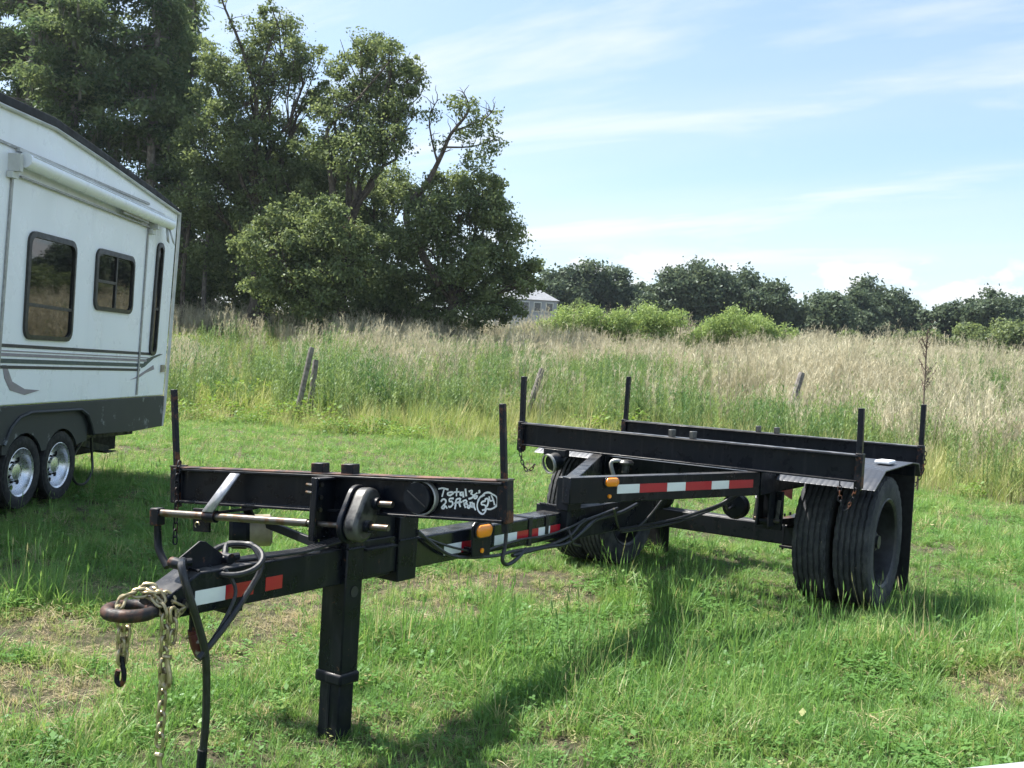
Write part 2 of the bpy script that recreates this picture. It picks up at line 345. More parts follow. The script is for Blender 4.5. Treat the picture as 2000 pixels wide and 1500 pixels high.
# ------------------------------------------------------------------ scatter by geometry nodes
def strip_mesh(name, strips, mat):
    """strips: list of (list of centre points, list of half widths, side vector)"""
    V = []; Fc = []
    for pts, hw, side in strips:
        o = len(V)
        for p, w in zip(pts, hw):
            if w <= 1e-5: V.append(p)
            else: V.append(p - side * w); V.append(p + side * w)
        k = o
        for i in range(len(pts) - 1):
            if hw[i + 1] <= 1e-5: Fc.append((k, k + 1, k + 2))
            else: Fc.append((k, k + 1, k + 3, k + 2))
            k += 2
    me = bpy.data.meshes.new(name); me.from_pydata([tuple(map(float, p)) for p in V], [], Fc); me.update(); me.materials.append(mat)
    return me
def blade(base, h, lean, az, w, seg=3, droop=.5):
    side = np.array([-math.sin(az), math.cos(az), 0.]); dr = np.array([math.cos(az), math.sin(az), 0.])
    pts = []; hw = []
    for i in range(seg + 1):
        t = i / seg; pts.append(np.array(base) + dr * (lean * h * (t ** (1 + droop))) + np.array([0, 0, h * (t - .28 * lean * t * t)])); hw.append(w * (1 - t ** 1.6) if i < seg else 0)
    return pts, hw, side
def proto_coll(name, meshes):
    c = bpy.data.collections.new(name)
    for i, me in enumerate(meshes):
        o = bpy.data.objects.new(f'{name}_{i:02d}', me); c.objects.link(o)
    return c
def scatter(name, coll, pts, rot, scl, idx, tint, label, cat):
    me = bpy.data.meshes.new(name); me.from_pydata(pts.tolist(), [], [])
    for an, ty, arr in (('rot', 'FLOAT_VECTOR', rot), ('scl', 'FLOAT', scl), ('idx', 'INT', idx), ('tint', 'FLOAT', tint)):
        a = me.attributes.new(an, ty, 'POINT'); a.data.foreach_set('vector' if ty == 'FLOAT_VECTOR' else 'value', np.ascontiguousarray(arr.reshape(-1)).astype(np.int32 if ty == 'INT' else np.float32))
    o = bpy.data.objects.new(name, me); C.objects.link(o)
    g = bpy.data.node_groups.new(name + '_nodes', 'GeometryNodeTree')
    g.interface.new_socket('Geometry', in_out='INPUT', socket_type='NodeSocketGeometry'); g.interface.new_socket('Geometry', in_out='OUTPUT', socket_type='NodeSocketGeometry')
    gi = g.nodes.new('NodeGroupInput'); go = g.nodes.new('NodeGroupOutput'); ip = g.nodes.new('GeometryNodeInstanceOnPoints'); ci = g.nodes.new('GeometryNodeCollectionInfo')
    ci.inputs['Collection'].default_value = coll; ci.inputs['Separate Children'].default_value = True; ci.inputs['Reset Children'].default_value = True
    def na(nm, dt):
        n = g.nodes.new('GeometryNodeInputNamedAttribute'); n.data_type = dt; n.inputs['Name'].default_value = nm; return n.outputs['Attribute']
    L = g.links
    L.new(gi.outputs[0], ip.inputs['Points']); L.new(ci.outputs[0], ip.inputs['Instance']); ip.inputs['Pick Instance'].default_value = True
    L.new(na('idx', 'INT'), ip.inputs['Instance Index']); L.new(na('rot', 'FLOAT_VECTOR'), ip.inputs['Rotation']); L.new(na('scl', 'FLOAT'), ip.inputs['Scale']); L.new(ip.outputs[0], go.inputs[0])
    md = o.modifiers.new('scatter', 'NODES'); md.node_group = g
    tag(o, label, cat, kind='stuff'); return o
def vnoise(x, y, s, seed=0):
    r = np.random.default_rng(seed); G = r.random((64, 64)); X = x * s; Y = y * s; i = np.floor(X).astype(int); j = np.floor(Y).astype(int); fx = sst(X - i); fy = sst(Y - j)
    g = lambda a, b: G[a % 64, b % 64]
    return (g(i, j) * (1 - fx) * (1 - fy) + g(i + 1, j) * fx * (1 - fy) + g(i, j + 1) * (1 - fx) * fy + g(i + 1, j + 1) * fx * fy)

# bare and dry patches of the lawn: x, y, radius
BARE = [(3.94, -2.18, .34), (3.82, -1.80, .26), (4.44, -1.18, .34), (4.39, -1.53, .30), (3.2, -2.7, .22), (3.42, .81, .10), (.85, 2.15, .14)]
DRY = [(2.71, -1.55, .40), (2.16, -1.22, .42), (1.58, -1.28, .42), (2.31, -.86, .40), (1.25, -1.0, .40), (.84, -.85, .30), (3.11, -1.29, .42), (1.26, -.51, .30), (3.6, -1.2, .4), (1.3, 2.3, .5)]
def patch(x, y, L):
    m = np.zeros_like(x)
    for a, b, r in L: m = np.maximum(m, 1 - sst((np.hypot(x - a, y - b) / r - .45) / .9))
    return m
def lawn_edge(v): return np.maximum(18.9 - .02 * v - .22 * np.clip(v - 1.5, 0, 7) ** 2 , 9.0) + .5 * np.sin(v * .9) + .3 * np.sin(v * 2.3 + 1)
def make_lawn():
    r = random.Random(3); meshes = []
    specs = [(20, .035, .05, .10, .0026), (18, .04, .07, .13, .0028), (16, .045, .08, .16, .003), (22, .05, .045, .09, .0024), (9, .04, .15, .26, .003), (16, .07, .04, .08, .003)]
    for k, (nb, rr, h0, h1, w) in enumerate(specs):
        S = []
        for _ in range(nb):
            a = r.uniform(0, 6.28); q = rr * math.sqrt(r.random()); h = r.uniform(h0, h1)
            S.append(blade((q * math.cos(a), q * math.sin(a), -.01), h, r.uniform(.15, 1.15), a + r.gauss(0, .8), w * r.uniform(.7, 1.3), 3, .6))
        if k == 4:
            for _ in range(2):
                a = r.uniform(0, 6.28); b0 = np.array([r.uniform(-.03, .03), r.uniform(-.03, .03), 0]); tip = b0 + np.array([math.cos(a) * .05, math.sin(a) * .05, r.uniform(.22, .30)])
                sd = np.array([-math.sin(a), math.cos(a), 0]); S.append(([b0, (b0 + tip) / 2, tip], [.0012, .001, .001], sd)); S.append(([tip, tip + np.array([0, 0, .02]), tip + np.array([0, 0, .045])], [.003, .0035, 0], sd))
        meshes.append(strip_mesh('grass_tuft', S, MT['lawn']))
    # small broad-leaved weed
    S = []
    for _ in range(14):
        a = r.uniform(0, 6.28); L = r.uniform(.02, .05); b0 = np.array([r.gauss(0, .03), r.gauss(0, .03), r.uniform(.02, .09)]); dr = np.array([math.cos(a), math.sin(a), r.uniform(-.2, .5)]); sd = np.array([-math.sin(a), math.cos(a), r.uniform(-.3, .3)])
        S.append(([b0, b0 + dr * L * .5, b0 + dr * L], [.002, L * .3, 0], sd))
    meshes.append(strip_mesh('clover_tuft', S, MT['lawn']))
    S = []
    for _ in range(16):   # flattened dead thatch
        a = r.uniform(0, 6.28); b0 = np.array([r.gauss(0, .05), r.gauss(0, .05), r.uniform(.004, .03)]); L = r.uniform(.05, .13); dr = np.array([math.cos(a), math.sin(a), r.uniform(-.05, .22)]); sd = np.array([-math.sin(a), math.cos(a), r.uniform(-.5, .5)])
        S.append(([b0, b0 + dr * L * .5 + np.array([0, 0, .008]), b0 + dr * L], [.0018, .002, 0], sd))
    meshes.append(strip_mesh('thatch_tuft', S, MT['lawn']))
    S = []
    for _ in range(9):    # clover: three round leaflets on a stalk
        a = r.uniform(0, 6.28); c0 = np.array([r.gauss(0, .04), r.gauss(0, .04), r.uniform(.03, .08)])
        for k in range(3):
            an = a + 2.09 * k; dr = np.array([math.cos(an), math.sin(an), r.uniform(0, .35)]); sd = np.array([-math.sin(an), math.cos(an), 0]); S.append(([c0, c0 + dr * .008, c0 + dr * .016, c0 + dr * .02], [.002, .008, .007, 0], sd))
    meshes.append(strip_mesh('clover_tuft', S, MT['lawn']))
    coll = proto_coll('grass_tuft', meshes)
    P = []
    for d0, d1, dens in ((.9, 3.6, 1050), (3.6, 6, 780), (6, 9, 430), (9, 13, 230), (13, 21, 120)):
        w0 = .60 * d1 + 1.0; n = int(dens * (d1 - d0) * 2 * w0); d = rng.uniform(d0, d1, n); v = rng.uniform(-w0, w0, n); k = (np.abs(v) < .60 * d + 1.0) & (d < lawn_edge(v) + 1.0); P.append(np.stack([d[k], v[k]], 1))
    P = np.concatenate(P); d, v = P[:, 0], P[:, 1]; x = O2[0] + F2[0] * d + R2[0] * v; y = O2[1] + F2[1] * d + R2[1] * v
    bare = patch(x, y, BARE) * (.55 + .9 * vnoise(x, y, 5, 1)); dry = patch(x, y, DRY) * (.4 + 1.0 * vnoise(x, y, 4, 2)); n1 = vnoise(x, y, 1.1, 3); n2 = vnoise(x, y, 3.1, 4)
    keep = rng.random(len(x)) > np.clip(bare * .34, 0, .34) + .22 * np.clip(dry, 0, 1)
    x, y, d, v, bare, dry, n1, n2 = (a[keep] for a in (x, y, d, v, bare, dry, n1, n2)); n = len(x)
    lush = np.clip(n1 * 1.2 - .1 + .35 * np.exp(-((x - 1.2) ** 2 + (y - 1.2) ** 2) / 3.0), 0, 1.2)
    near = np.exp(-(x ** 2 / .5 + (np.abs(y) - .95) ** 2 / .5)); scl = (.45 + .50 * lush) * (1 - .35 * near) * rng.uniform(.7, 1.3, n) * (1 - .55 * np.clip(dry + 1.15 * bare, 0, 1)) * (1 + .02 * d)
    q = rng.random(n); idx = np.select([q < .22, q < .42, q < .62, q < .82, q < .86 + .08 * (lush > .7), q < .96], [0, 1, 2, 3, 4, 5], 6); q = rng.random(n); idx = np.where(q < .09 + .34 * np.clip(bare + .6 * dry, 0, 1), 7, idx); idx = np.where((q > .95) | ((q > .72) & (vnoise(x, y, 1.9, 9) > .68)), 8, idx)
    tint = np.clip(.14 + .42 * n2 * rng.random(n) + .14 * rng.random(n) + .55 * np.clip(dry, 0, 1) * rng.random(n) ** .5 + .62 * np.clip(bare, 0, 1) * rng.random(n) ** .6 + (rng.random(n) < .07) * .4 + .08 * sst((d - 8) / 6), 0, 1); tint = np.where(idx == 7, np.clip(tint + .45, .6, 1), np.where(idx == 8, .12 + .12 * rng.random(n), tint))
    rot = np.stack([rng.normal(0, .16, n), rng.normal(0, .16, n), rng.uniform(0, 6.283, n)], 1)
    scatter('lawn_grass', coll, np.stack([x, y, height(x, y)], 1), rot, scl, idx, tint, 'mown green grass with dry patches around the black trailer', 'grass')
make_lawn()

def make_meadow():
    r = random.Random(11); Z = np.array([0, 0, 1.])
    def yellow(h0, h1, nb, rr, wid):
        S = []
        for _ in range(nb):
            a = r.uniform(0, 6.28); q = rr * math.sqrt(r.random()); S.append(blade((q * math.cos(a), q * math.sin(a), -.03), r.uniform(h0, h1), r.uniform(.05, .95) ** 1.3, a + r.gauss(0, 1), wid * r.uniform(.7, 1.3), 4, .8))
        return strip_mesh('seeding_grass', S, MT['yellowgrass'])
    def feather(h, ns, mat):
        S = []
        for _ in range(ns):
            a = r.uniform(0, 6.28); q = .22 * math.sqrt(r.random()); b = np.array([q * math.cos(a), q * math.sin(a), -.03]); H = h * r.uniform(.7, 1.1); ln = r.uniform(.02, .16); tip = b + np.array([math.cos(a) * ln * H, math.sin(a) * ln * H, H]); sd = np.array([-math.sin(a), math.cos(a), 0])
            S.append(([b, (b + tip) / 2, tip], [.006, .005, 0], sd))
            for j in range(26):
                t = r.uniform(.15, 1); p = b + (tip - b) * t; aa = r.uniform(0, 6.28); L = r.uniform(.06, .15) * (1.15 - .6 * t); S.append(([p, p + np.array([math.cos(aa) * L * .6, math.sin(aa) * L * .6, L * .5]), p + np.array([math.cos(aa) * L * .8, math.sin(aa) * L * .8, L])], [.004, .006, 0], np.array([-math.sin(aa), math.cos(aa), 0])))
        return strip_mesh('green_stalks', S, mat)
    def dead(h, ns):
        S = []
        for _ in range(ns):
            a = r.uniform(0, 6.28); q = .28 * math.sqrt(r.random()); b = np.array([q * math.cos(a), q * math.sin(a), -.03]); H = h * r.uniform(.65, 1.1); ln = r.uniform(.0, .22); tip = b + np.array([math.cos(a) * ln * H, math.sin(a) * ln * H, H]); sd = np.array([-math.sin(a), math.cos(a), 0])
            S.append(([b, (b + tip) / 2, tip], [.0065, .0055, .003], sd))
            for j in range(8):
                t = r.uniform(.4, 1); p = b + (tip - b) * t; aa = r.uniform(0, 6.28); L = r.uniform(.1, .32); e = p + np.array([math.cos(aa) * L * .38, math.sin(aa) * L * .38, L * .9]); sd2 = np.array([-math.sin(aa), math.cos(aa), 0]); S.append(([p, e], [.0042, .003], sd2))
                for _k in range(2):
                    ab = r.uniform(0, 6.28); L2 = L * .5; S.append(([p + (e - p) * .6, p + (e - p) * .6 + np.array([math.cos(ab) * L2 * .6, math.sin(ab) * L2 * .6, L2 * .7])], [.004, .003], sd2))
        return strip_mesh('dead_stalks', S, MT['deadweed'])
    def leafy(rr, hh, nl):
        S = []
        for _ in range(nl):
            u = rng.normal(size=3); u /= np.linalg.norm(u); u[2] = abs(u[2]); p = u * np.array([rr, rr, hh]) * r.uniform(.5, 1); a = r.uniform(0, 6.28); L = r.uniform(.04, .08); dr = np.array([math.cos(a), math.sin(a), r.uniform(-.5, .6)]); sd = np.cross(dr, Z + rng.normal(size=3) * .4); sd /= np.linalg.norm(sd); S.append(([p, p + dr * L * .45, p + dr * L], [.004, L * .35, 0], sd))
        return strip_mesh('leafy_mound', S, MT['leafy'])
    meshes = [yellow(.35, .75, 34, .16, .005), yellow(.5, .95, 26, .2, .005), feather(.9, 9, MT['weed']), feather(1.15, 8, MT['weed']), dead(1.0, 9), dead(1.3, 10), leafy(.35, .4, 150), yellow(.25, .5, 44, .2, .006), dead(.7, 8)]
    coll = proto_coll('meadow_plant', meshes)
    P = []
    for d0, d1, dens in ((11, 24, 15), (24, 34, 11), (34, 46, 8), (46, 62, 6), (62, 104, 1.6)):
        w0 = .60 * d1 + 3; n = int(dens * (d1 - d0) * 2 * w0); d = rng.uniform(d0, d1, n); v = rng.uniform(-w0, w0, n); k = (np.abs(v) < .60 * d + 3) & (d > lawn_edge(v)); P.append(np.stack([d[k], v[k]], 1))
    P = np.concatenate(P); d, v = P[:, 0], P[:, 1]; n = len(d); e = d - lawn_edge(v); x = O2[0] + F2[0] * d + R2[0] * v; y = O2[1] + F2[1] * d + R2[1] * v
    n1 = vnoise(x, y, .22, 21); n2 = vnoise(x, y, .45, 22); n3 = vnoise(x, y, .12, 23); q = rng.random(n)
    lat = v / d; left = sst((-lat - .16) / .08); q2 = vnoise(x, y, .30, 24)
    p_dead = np.clip(sst((e - 2) / 8) * (.14 + .58 * (n1 > .48)) * (1 - .86 * left * (e < 26)) * (1 - .6 * (n2 > .5) * (1 - sst((e - 15) / 9))), 0, .9)
    p_green = np.clip((.24 + .66 * (n2 > .47)) * sst((e - .8) / 3) * (1 - .45 * sst((e - 23) / 10)), 0, .9) * (1 - .5 * left)
    p_leaf = (.42 * (1 - sst(e / 2.6)) + .05 * (q2 > .6)) * (.3 + .7 * np.maximum(left, q2 > .55))
    idx = np.where(q < .5, 0, 1); r2 = rng.random(n); idx = np.where((r2 < .75 * left + .3 * (q2 > .55)), 7, idx)
    r3 = rng.random(n); idx = np.where(r3 < p_green, np.where(q < .5, 2, 3), idx); r4 = rng.random(n); idx = np.where(r4 < p_dead, np.where(q < .45, 4, np.where(q < .85, 5, 8)), idx); r5 = rng.random(n); idx = np.where(r5 < p_leaf, 6, idx)
    scl = rng.uniform(.6, 1.25, n) * (.75 + .5 * q2) * (.5 + .5 * sst(e / 2.5)) * np.where(d > 62, 1.5, 1.0) * np.where(idx == 7, 1.25, 1.0) * np.where(idx == 6, 1.5, 1.0)
    base = np.where(idx == 7, .12, np.where(idx < 2, .2 + .6 * n1, .45)); tint = np.clip(base + rng.normal(0, .26, n), 0, 1)
    rot = np.stack([rng.normal(0, .09, n), rng.normal(0, .09, n), rng.uniform(0, 6.283, n)], 1)
    scatter('meadow_weeds', coll, np.stack([x, y, height(x, y)], 1), rot, scl, idx, tint, 'tall unmown meadow of dead grey stalks and green weeds up the slope', 'weeds')
make_meadow()

# ------------------------------------------------------------------ trees and shrubs
def leaf_mesh(name, cen, nrm, size, aspect, tint, mat, roll=None, axis=None):
    """cen (n,3), nrm (n,3) -> one rhombic leaf face each"""
    n = len(cen); a = axis if axis is not None else rng.normal(size=(n, 3)); a = a - nrm * (a * nrm).sum(1, keepdims=True); a /= np.linalg.norm(a, axis=1, keepdims=True) + 1e-9; b = np.cross(nrm, a)
    L = size[:, None]; W = L * aspect
    P = np.stack([cen - a * L, cen + b * W + a * L * .1, cen + a * L, cen - b * W + a * L * .1], 1).reshape(-1, 3)
    me = bpy.data.meshes.new(name); me.vertices.add(4 * n); me.vertices.foreach_set('co', P.reshape(-1).astype(np.float32))
    me.loops.add(4 * n); me.loops.foreach_set('vertex_index', np.arange(4 * n, dtype=np.int32)); me.polygons.add(n); me.polygons.foreach_set('loop_start', np.arange(0, 4 * n, 4, dtype=np.int32)); me.polygons.foreach_set('loop_total', np.full(n, 4, np.int32))
    me.update(); at = me.attributes.new('tint', 'FLOAT', 'POINT'); at.data.foreach_set('value', np.repeat(tint, 4).astype(np.float32)); me.materials.append(mat); return me
def unit(n):
    u = rng.normal(size=(n, 3)); return u / np.linalg.norm(u, axis=1, keepdims=True)
def crown_pts(blobs, dens, sub=20, subr=.27, squash=.85):
    Cn, Nn, Tn = [], [], []
    for (x, y, z, r) in blobs:
        k = max(5, int(sub * rng.uniform(.8, 1.2))); U = unit(k); rr = rng.uniform(.35, 1.0, k) ** .6; sc_ = np.stack([U[:, 0], U[:, 1], U[:, 2] * squash], 1) * rr[:, None] * r
        n = int(dens * r * r); ci = rng.integers(0, k, n); off = rng.normal(size=(n, 3)) * (r * subr * rng.uniform(.6, 1.1, k)[ci])[:, None] * np.array([1, 1, .75])
        c = sc_[ci] + off; ct = rng.uniform(0, 1, k); out = c / (np.linalg.norm(c, axis=1, keepdims=True) + 1e-6)
        nn = out * .5 + unit(n) * .8 + np.array([0, 0, .35]); nn /= np.linalg.norm(nn, axis=1, keepdims=True)
        Cn.append(c + np.array([x, y, z])); Nn.append(nn); Tn.append(np.clip(.15 + .45 * ct[ci] + rng.uniform(-.2, .4, n), 0, 1))
    return np.concatenate(Cn), np.concatenate(Nn), np.concatenate(Tn)
def mesh_obj(name, me, parent=None, kind=None):
    o = bpy.data.objects.new(name, me); C.objects.link(o); WL[o.name] = Vector((0, 0, 0))
    if parent: par(o, parent)
    if kind: o['kind'] = kind
    return o
def branch_mesh(mb, p0, p1, r0, r1, wob=.12, k=5):
    p0 = Vector(p0); p1 = Vector(p1); L = (p1 - p0).length; pts = []
    for i in range(k + 1):
        t = i / k; w = math.sin(math.pi * t) * wob * L; pts.append(p0.lerp(p1, t) + Vector((random.uniform(-1, 1) * w, random.uniform(-1, 1) * w, random.uniform(-.3, .9) * w)))
    mb.tube(pts, [r0 + (r1 - r0) * i / k for i in range(k + 1)], 6); return pts
def bl_world(d, blobs):
    out = []
    for v, z, r in blobs:
        dd = d + random.uniform(-1.2, 1.2) * min(r, 1.6); x, y = site(dd, v * dd / d); out.append((x, y, z, r))
    return out
def oak(name, label, d, v0, blobs, dens=2250, leaf=(.045, .105), mat='oak', limbs=(), trunk_r=.28, extra=(), group='woodland trees at the left edge of the meadow', twigs=8, bark='bark'):
    x0, y0 = site(d, v0); zb = float(height(x0, y0)); t = thing(name, (x0, y0, zb), label, 'tree', group)
    W = bl_world(d, blobs); mb = MB(); top = sum(b[2] for b in W) / len(W); cx = sum(b[0] for b in W) / len(W); cyy = sum(b[1] for b in W) / len(W)
    fork = Vector((x0 * .7 + cx * .3, y0 * .7 + cyy * .3, zb + (top - zb) * .5)); tp = branch_mesh(mb, (x0, y0, zb - .2), fork, trunk_r, trunk_r * .7, .04)
    for (x, y, z, r) in W:
        st = tp[-1] if z > fork.z - .5 else tp[random.randint(2, 4)]
        pp = branch_mesh(mb, st, (x, y, z), trunk_r * .38, .04, .10)
        for _ in range(twigs):
            u = Vector(unit(1)[0]); u.z = abs(u.z) * .8; branch_mesh(mb, pp[random.randint(3, 5)], Vector((x, y, z)) + u * r * 1.02, .035, .012, .1, 3)
    for L in limbs:
        pts = []
        for (v, z) in L[0]: xx, yy = site(d - .8, v * (d - .8) / d); pts.append((xx, yy, z))
        pts = smooth_path(pts, 3); mb.tube(pts, [L[1] + (L[2] - L[1]) * i / (len(pts) - 1) for i in range(len(pts))], 6)
        for p in pts[len(pts) // 3:]:
            for _ in range(2):
                u = Vector(unit(1)[0]); branch_mesh(mb, p, Vector(p) + Vector((u.x, u.y, abs(u.z))) * random.uniform(.3, .8), .022, .008, .1, 3)
    mb.build('trunk', MT[bark], t)
    sat = []
    for (x, y, z, r) in W:
        for _ in range(3):
            u = unit(1)[0]; u[2] = abs(u[2]) * .9 - .15; sat.append((x + u[0] * r * 1.12, y + u[1] * r * 1.12, z + u[2] * r * 1.12, r * random.uniform(.25, .42)))
    c, nn, ti = crown_pts([(x, y, z, r * .93) for x, y, z, r in W], dens); c2, n2, t2 = crown_pts(sat, dens * 1.1, 7, .35); c = np.concatenate([c, c2]); nn = np.concatenate([nn, n2]); ti = np.concatenate([ti, t2])
    for (v, z, r, n) in extra:
        xx, yy = site(d - .8, v * (d - .8) / d); c2, n2, t2 = crown_pts([(xx, yy, z, r)], n); c = np.concatenate([c, c2]); nn = np.concatenate([nn, n2]); ti = np.concatenate([ti, t2])
    mesh_obj('crown', leaf_mesh('crown', c, nn, rng.uniform(leaf[0], leaf[1], len(c)), .55, ti, MT[mat]), t)
    return t
def cypress(name, label, d, v0, blobs, moss=True):
    x0, y0 = site(d, v0); zb = float(height(x0, y0)); t = thing(name, (x0, y0, zb), label, 'tree', 'woodland trees at the left edge of the meadow')
    W = bl_world(d, blobs); W = [(x, y, z, r) for x, y, z, r in W]; zt = max(b[2] + b[3] for b in W) + 1; mb = MB(); tp = [(x0, y0, zb - .3), (x0, y0, zb + 1.2), (x0 + .2, y0 - .1, zb + (zt - zb) * .5), (x0 + .1, y0, zt)]
    mb.tube(smooth_path(tp, 5), [.42, .38, .34, .31, .29, .28, .26, .24, .22, .2, .18, .15, .12, .09, .06, .03], 8)
    Cc, Nc, Tc, Ac, Mo = [], [], [], [], []
    for (x, y, z, r) in W:
        k = int(13 + 5 * r)
        for j in range(k):
            a = random.uniform(0, 6.28); zz = z + random.uniform(-1, 1) * r; L = r * random.uniform(.55, 1.25); p0 = Vector((x0 + .1, y0, zz)); p1 = Vector((x + math.cos(a) * L, y + math.sin(a) * L, zz + random.uniform(-.5, .35) * L)); branch_mesh(mb, p0, p1, .05, .012, .06, 4)
            n = int(190 + 50 * r); tt = rng.uniform(.25, 1.05, n) ** .8; c = np.array(p0)[None] * (1 - tt[:, None]) + np.array(p1)[None] * tt[:, None] + rng.normal(size=(n, 3)) * np.array([.30, .30, .20]); dn = rng.normal(size=(n, 3)) * .6 + np.array([math.cos(a) * .6, math.sin(a) * .6, -.55])
            Cc.append(c); Ac.append(dn); nn = unit(n) * .8 + np.array([0, 0, .6]); Nc.append(nn / np.linalg.norm(nn, axis=1, keepdims=True)); Tc.append(np.clip(random.uniform(.05, .75) + rng.normal(0, .15, n), 0, 1))
            if moss and random.random() < .55:
                m = 9; tm = rng.uniform(.3, 1, m); Mo.append(np.array(p0)[None] * (1 - tm[:, None]) + np.array(p1)[None] * tm[:, None] + np.array([0, 0, -.3]))
    mb.build('trunk', MT['bark_pale'], t)
    c = np.concatenate(Cc); mesh_obj('crown', leaf_mesh('crown', c, np.concatenate(Nc), rng.uniform(.08, .19, len(c)), .36, np.concatenate(Tc), MT['cypress'], axis=np.concatenate(Ac)), t)
    if Mo:
        mo = np.concatenate(Mo); n = len(mo); hx = unit(n); hx[:, 2] = 0; hx /= np.linalg.norm(hx, axis=1, keepdims=True); mesh_obj('hanging_moss', leaf_mesh('hanging_moss', mo, hx, rng.uniform(.2, .55, n), .16, rng.random(n), MT['moss'], axis=np.tile(np.array([[0, 0, 1.]]), (n, 1)) + rng.normal(size=(n, 3)) * .08), t, 'stuff')
    return t
TR = {
 'cyB': (52, -25.0, [(-26.0, 19.98, 1.82), (-26.1, 16.89, 2.34), (-25.17, 13.85, 2.34), (-25.53, 10.73, 2.6), (-24.85, 7.66, 2.34)]),
 'cyC': (50, -21.79, [(-22.05, 19.94, 1.5), (-22.15, 17.21, 1.88), (-22.27, 14.73, 2.0), (-21.39, 12.05, 2.12), (-21.73, 9.04, 2.0), (-20.6, 6.62, 2.0)]),
 'cyD': (50, -17.98, [(-19.29, 19.6, 1.5), (-18.93, 17.4, 1.88), (-18.31, 15.21, 1.88), (-18.95, 13.19, 2.0), (-18.32, 10.74, 1.88), (-17.94, 8.27, 1.75)]),
 'cyE': (54, -17.74, [(-18.7, 18.78, 1.22), (-18.72, 16.64, 1.49), (-18.07, 14.53, 1.49), (-18.47, 12.09, 1.62), (-18.6, 9.4, 1.62)]),
 'oakB': (48, -12.3, [(-11.82, 16.43, 1.08), (-12.82, 15.18, 0.96), (-10.78, 14.94, 1.08), (-11.82, 14.28, 1.2), (-13.45, 13.47, 1.2), (-14.44, 14.13, 0.96), (-12.44, 12.58, 1.2), (-10.32, 13.18, 0.72), (-14.07, 11.77, 1.44), (-11.21, 11.94, 0.96), (-13.05, 10.64, 1.44)]),
 'oakC': (46, -7.89, [(-7.63, 15.22, 1.03), (-6.35, 14.96, 0.97), (-5.38, 14.1, 0.81), (-7.88, 13.73, 1.26), (-6.7, 13.11, 1.15), (-5.64, 12.6, 0.92), (-8.49, 12.32, 1.15), (-7.07, 11.49, 1.26), (-5.89, 10.99, 0.92), (-8.86, 10.7, 1.15), (-7.69, 10.31, 1.38)]),
 'oakD': (49, -11.95, [(-15.26, 10.47, 1.47), (-13.73, 9.34, 1.59), (-15.39, 8.27, 1.47), (-14.55, 6.36, 1.47), (-12.3, 9.91, 1.59), (-10.36, 10.27, 1.47), (-11.01, 8.77, 1.47), (-12.19, 7.97, 1.47), (-8.84, 9.39, 1.47)]),
 'oakE': (43, -8.23, [(-8.96, 6.85, 1.18), (-10.02, 6.57, 1.07), (-7.88, 6.7, 1.18), (-6.97, 5.89, 1.07), (-10.39, 5.47, 1.18), (-8.88, 5.35, 1.29), (-7.55, 4.78, 1.18), (-9.67, 4.23, 1.07), (-11.07, 6.08, 0.75), (-6.27, 4.86, 0.97), (-8.4, 3.6, 1.1), (-10.6, 3.9, .9)]),
 'oakF': (46, -2.96, [(-3.26, 9.2, 1.15), (-2.12, 9.27, 1.03), (-4.34, 7.99, 1.15), (-2.73, 7.86, 1.38), (-1.36, 8.17, 1.03), (-1.05, 6.81, 1.26), (-0.08, 5.95, 0.92), (-4.02, 6.4, 1.38), (-2.15, 5.83, 1.38), (-5.42, 6.78, 1.15), (-4.87, 5.21, 1.38), (-3.0, 4.63, 1.26), (-1.18, 4.97, 1.26), (0.2, 5.05, 0.69), (-3.9, 3.6, 1.0), (-2.0, 3.7, 1.0), (-.3, 3.9, .8)]),
 'oakG': (50, -6.7, [(-6.56, 10.19, 1.12), (-7.24, 8.91, 1.38), (-5.77, 9.49, 0.88), (-6.89, 7.18, 1.25), (-7.27, 5.16, 1.25), (-6.2, 4.2, 1.2)]),
 'oakH': (56, -17.01, [(-16.54, 5.39, 1.68), (-18.24, 5.85, 1.68), (-14.85, 5.21, 1.4), (-18.67, 8.61, 1.4), (-15.84, 7.95, 1.4), (-13.2, 6.2, 1.5)]),
 'oakI': (58, -11.5, [(-11.5, 5.4, 1.7), (-9.4, 6.3, 1.6), (-13.2, 7.8, 1.7), (-10.6, 8.6, 1.7), (-7.6, 5.0, 1.5), (-12.0, 10.6, 1.5)]),
}
cypress('cypress_tree', 'dark cypress behind the leftmost one, filling the top left corner of the picture', 57, -26.6, [(-27.5, 19.5, 2.2), (-26.8, 15.5, 2.4), (-24.2, 18.6, 2.0), (-23.4, 14.0, 2.0), (-27.0, 11.5, 2.6), (-23.8, 10.0, 2.2)])
cypress('cypress_tree', 'dark green cypress at the far left, mostly hidden behind the camper roof', *TR['cyB'])
cypress('cypress_tree', 'tall mossy cypress rising above the camper roof, second from the left', *TR['cyC'])
cypress('cypress_tree', 'tall cypress with grey moss and a bare pale trunk above the camper roof edge', *TR['cyD'])
cypress('cypress_tree', 'slim cypress at the right end of the cypress row, just above the camper corner', *TR['cyE'])
oak('oak_tree', 'tall open oak with a bare dead twig reaching up beside its leafy top', *TR['oakB'], dens=1700, limbs=[([(-12.69, 10.66), (-12.71, 13.04), (-13.55, 15.37), (-14.36, 16.99), (-14.75, 17.9)], .12, .03), ([(-12.71, 12.0), (-12.6, 14.0), (-11.94, 16.42)], .10, .03)], extra=[(-13.4, 15.3, .6, 800), (-14.0, 16.3, .45, 500), (-14.6, 17.6, .35, 600), (-13.0, 16.4, .6, 700), (-15.3, 13.0, .7, 900), (-14.9, 15.0, .6, 800)])
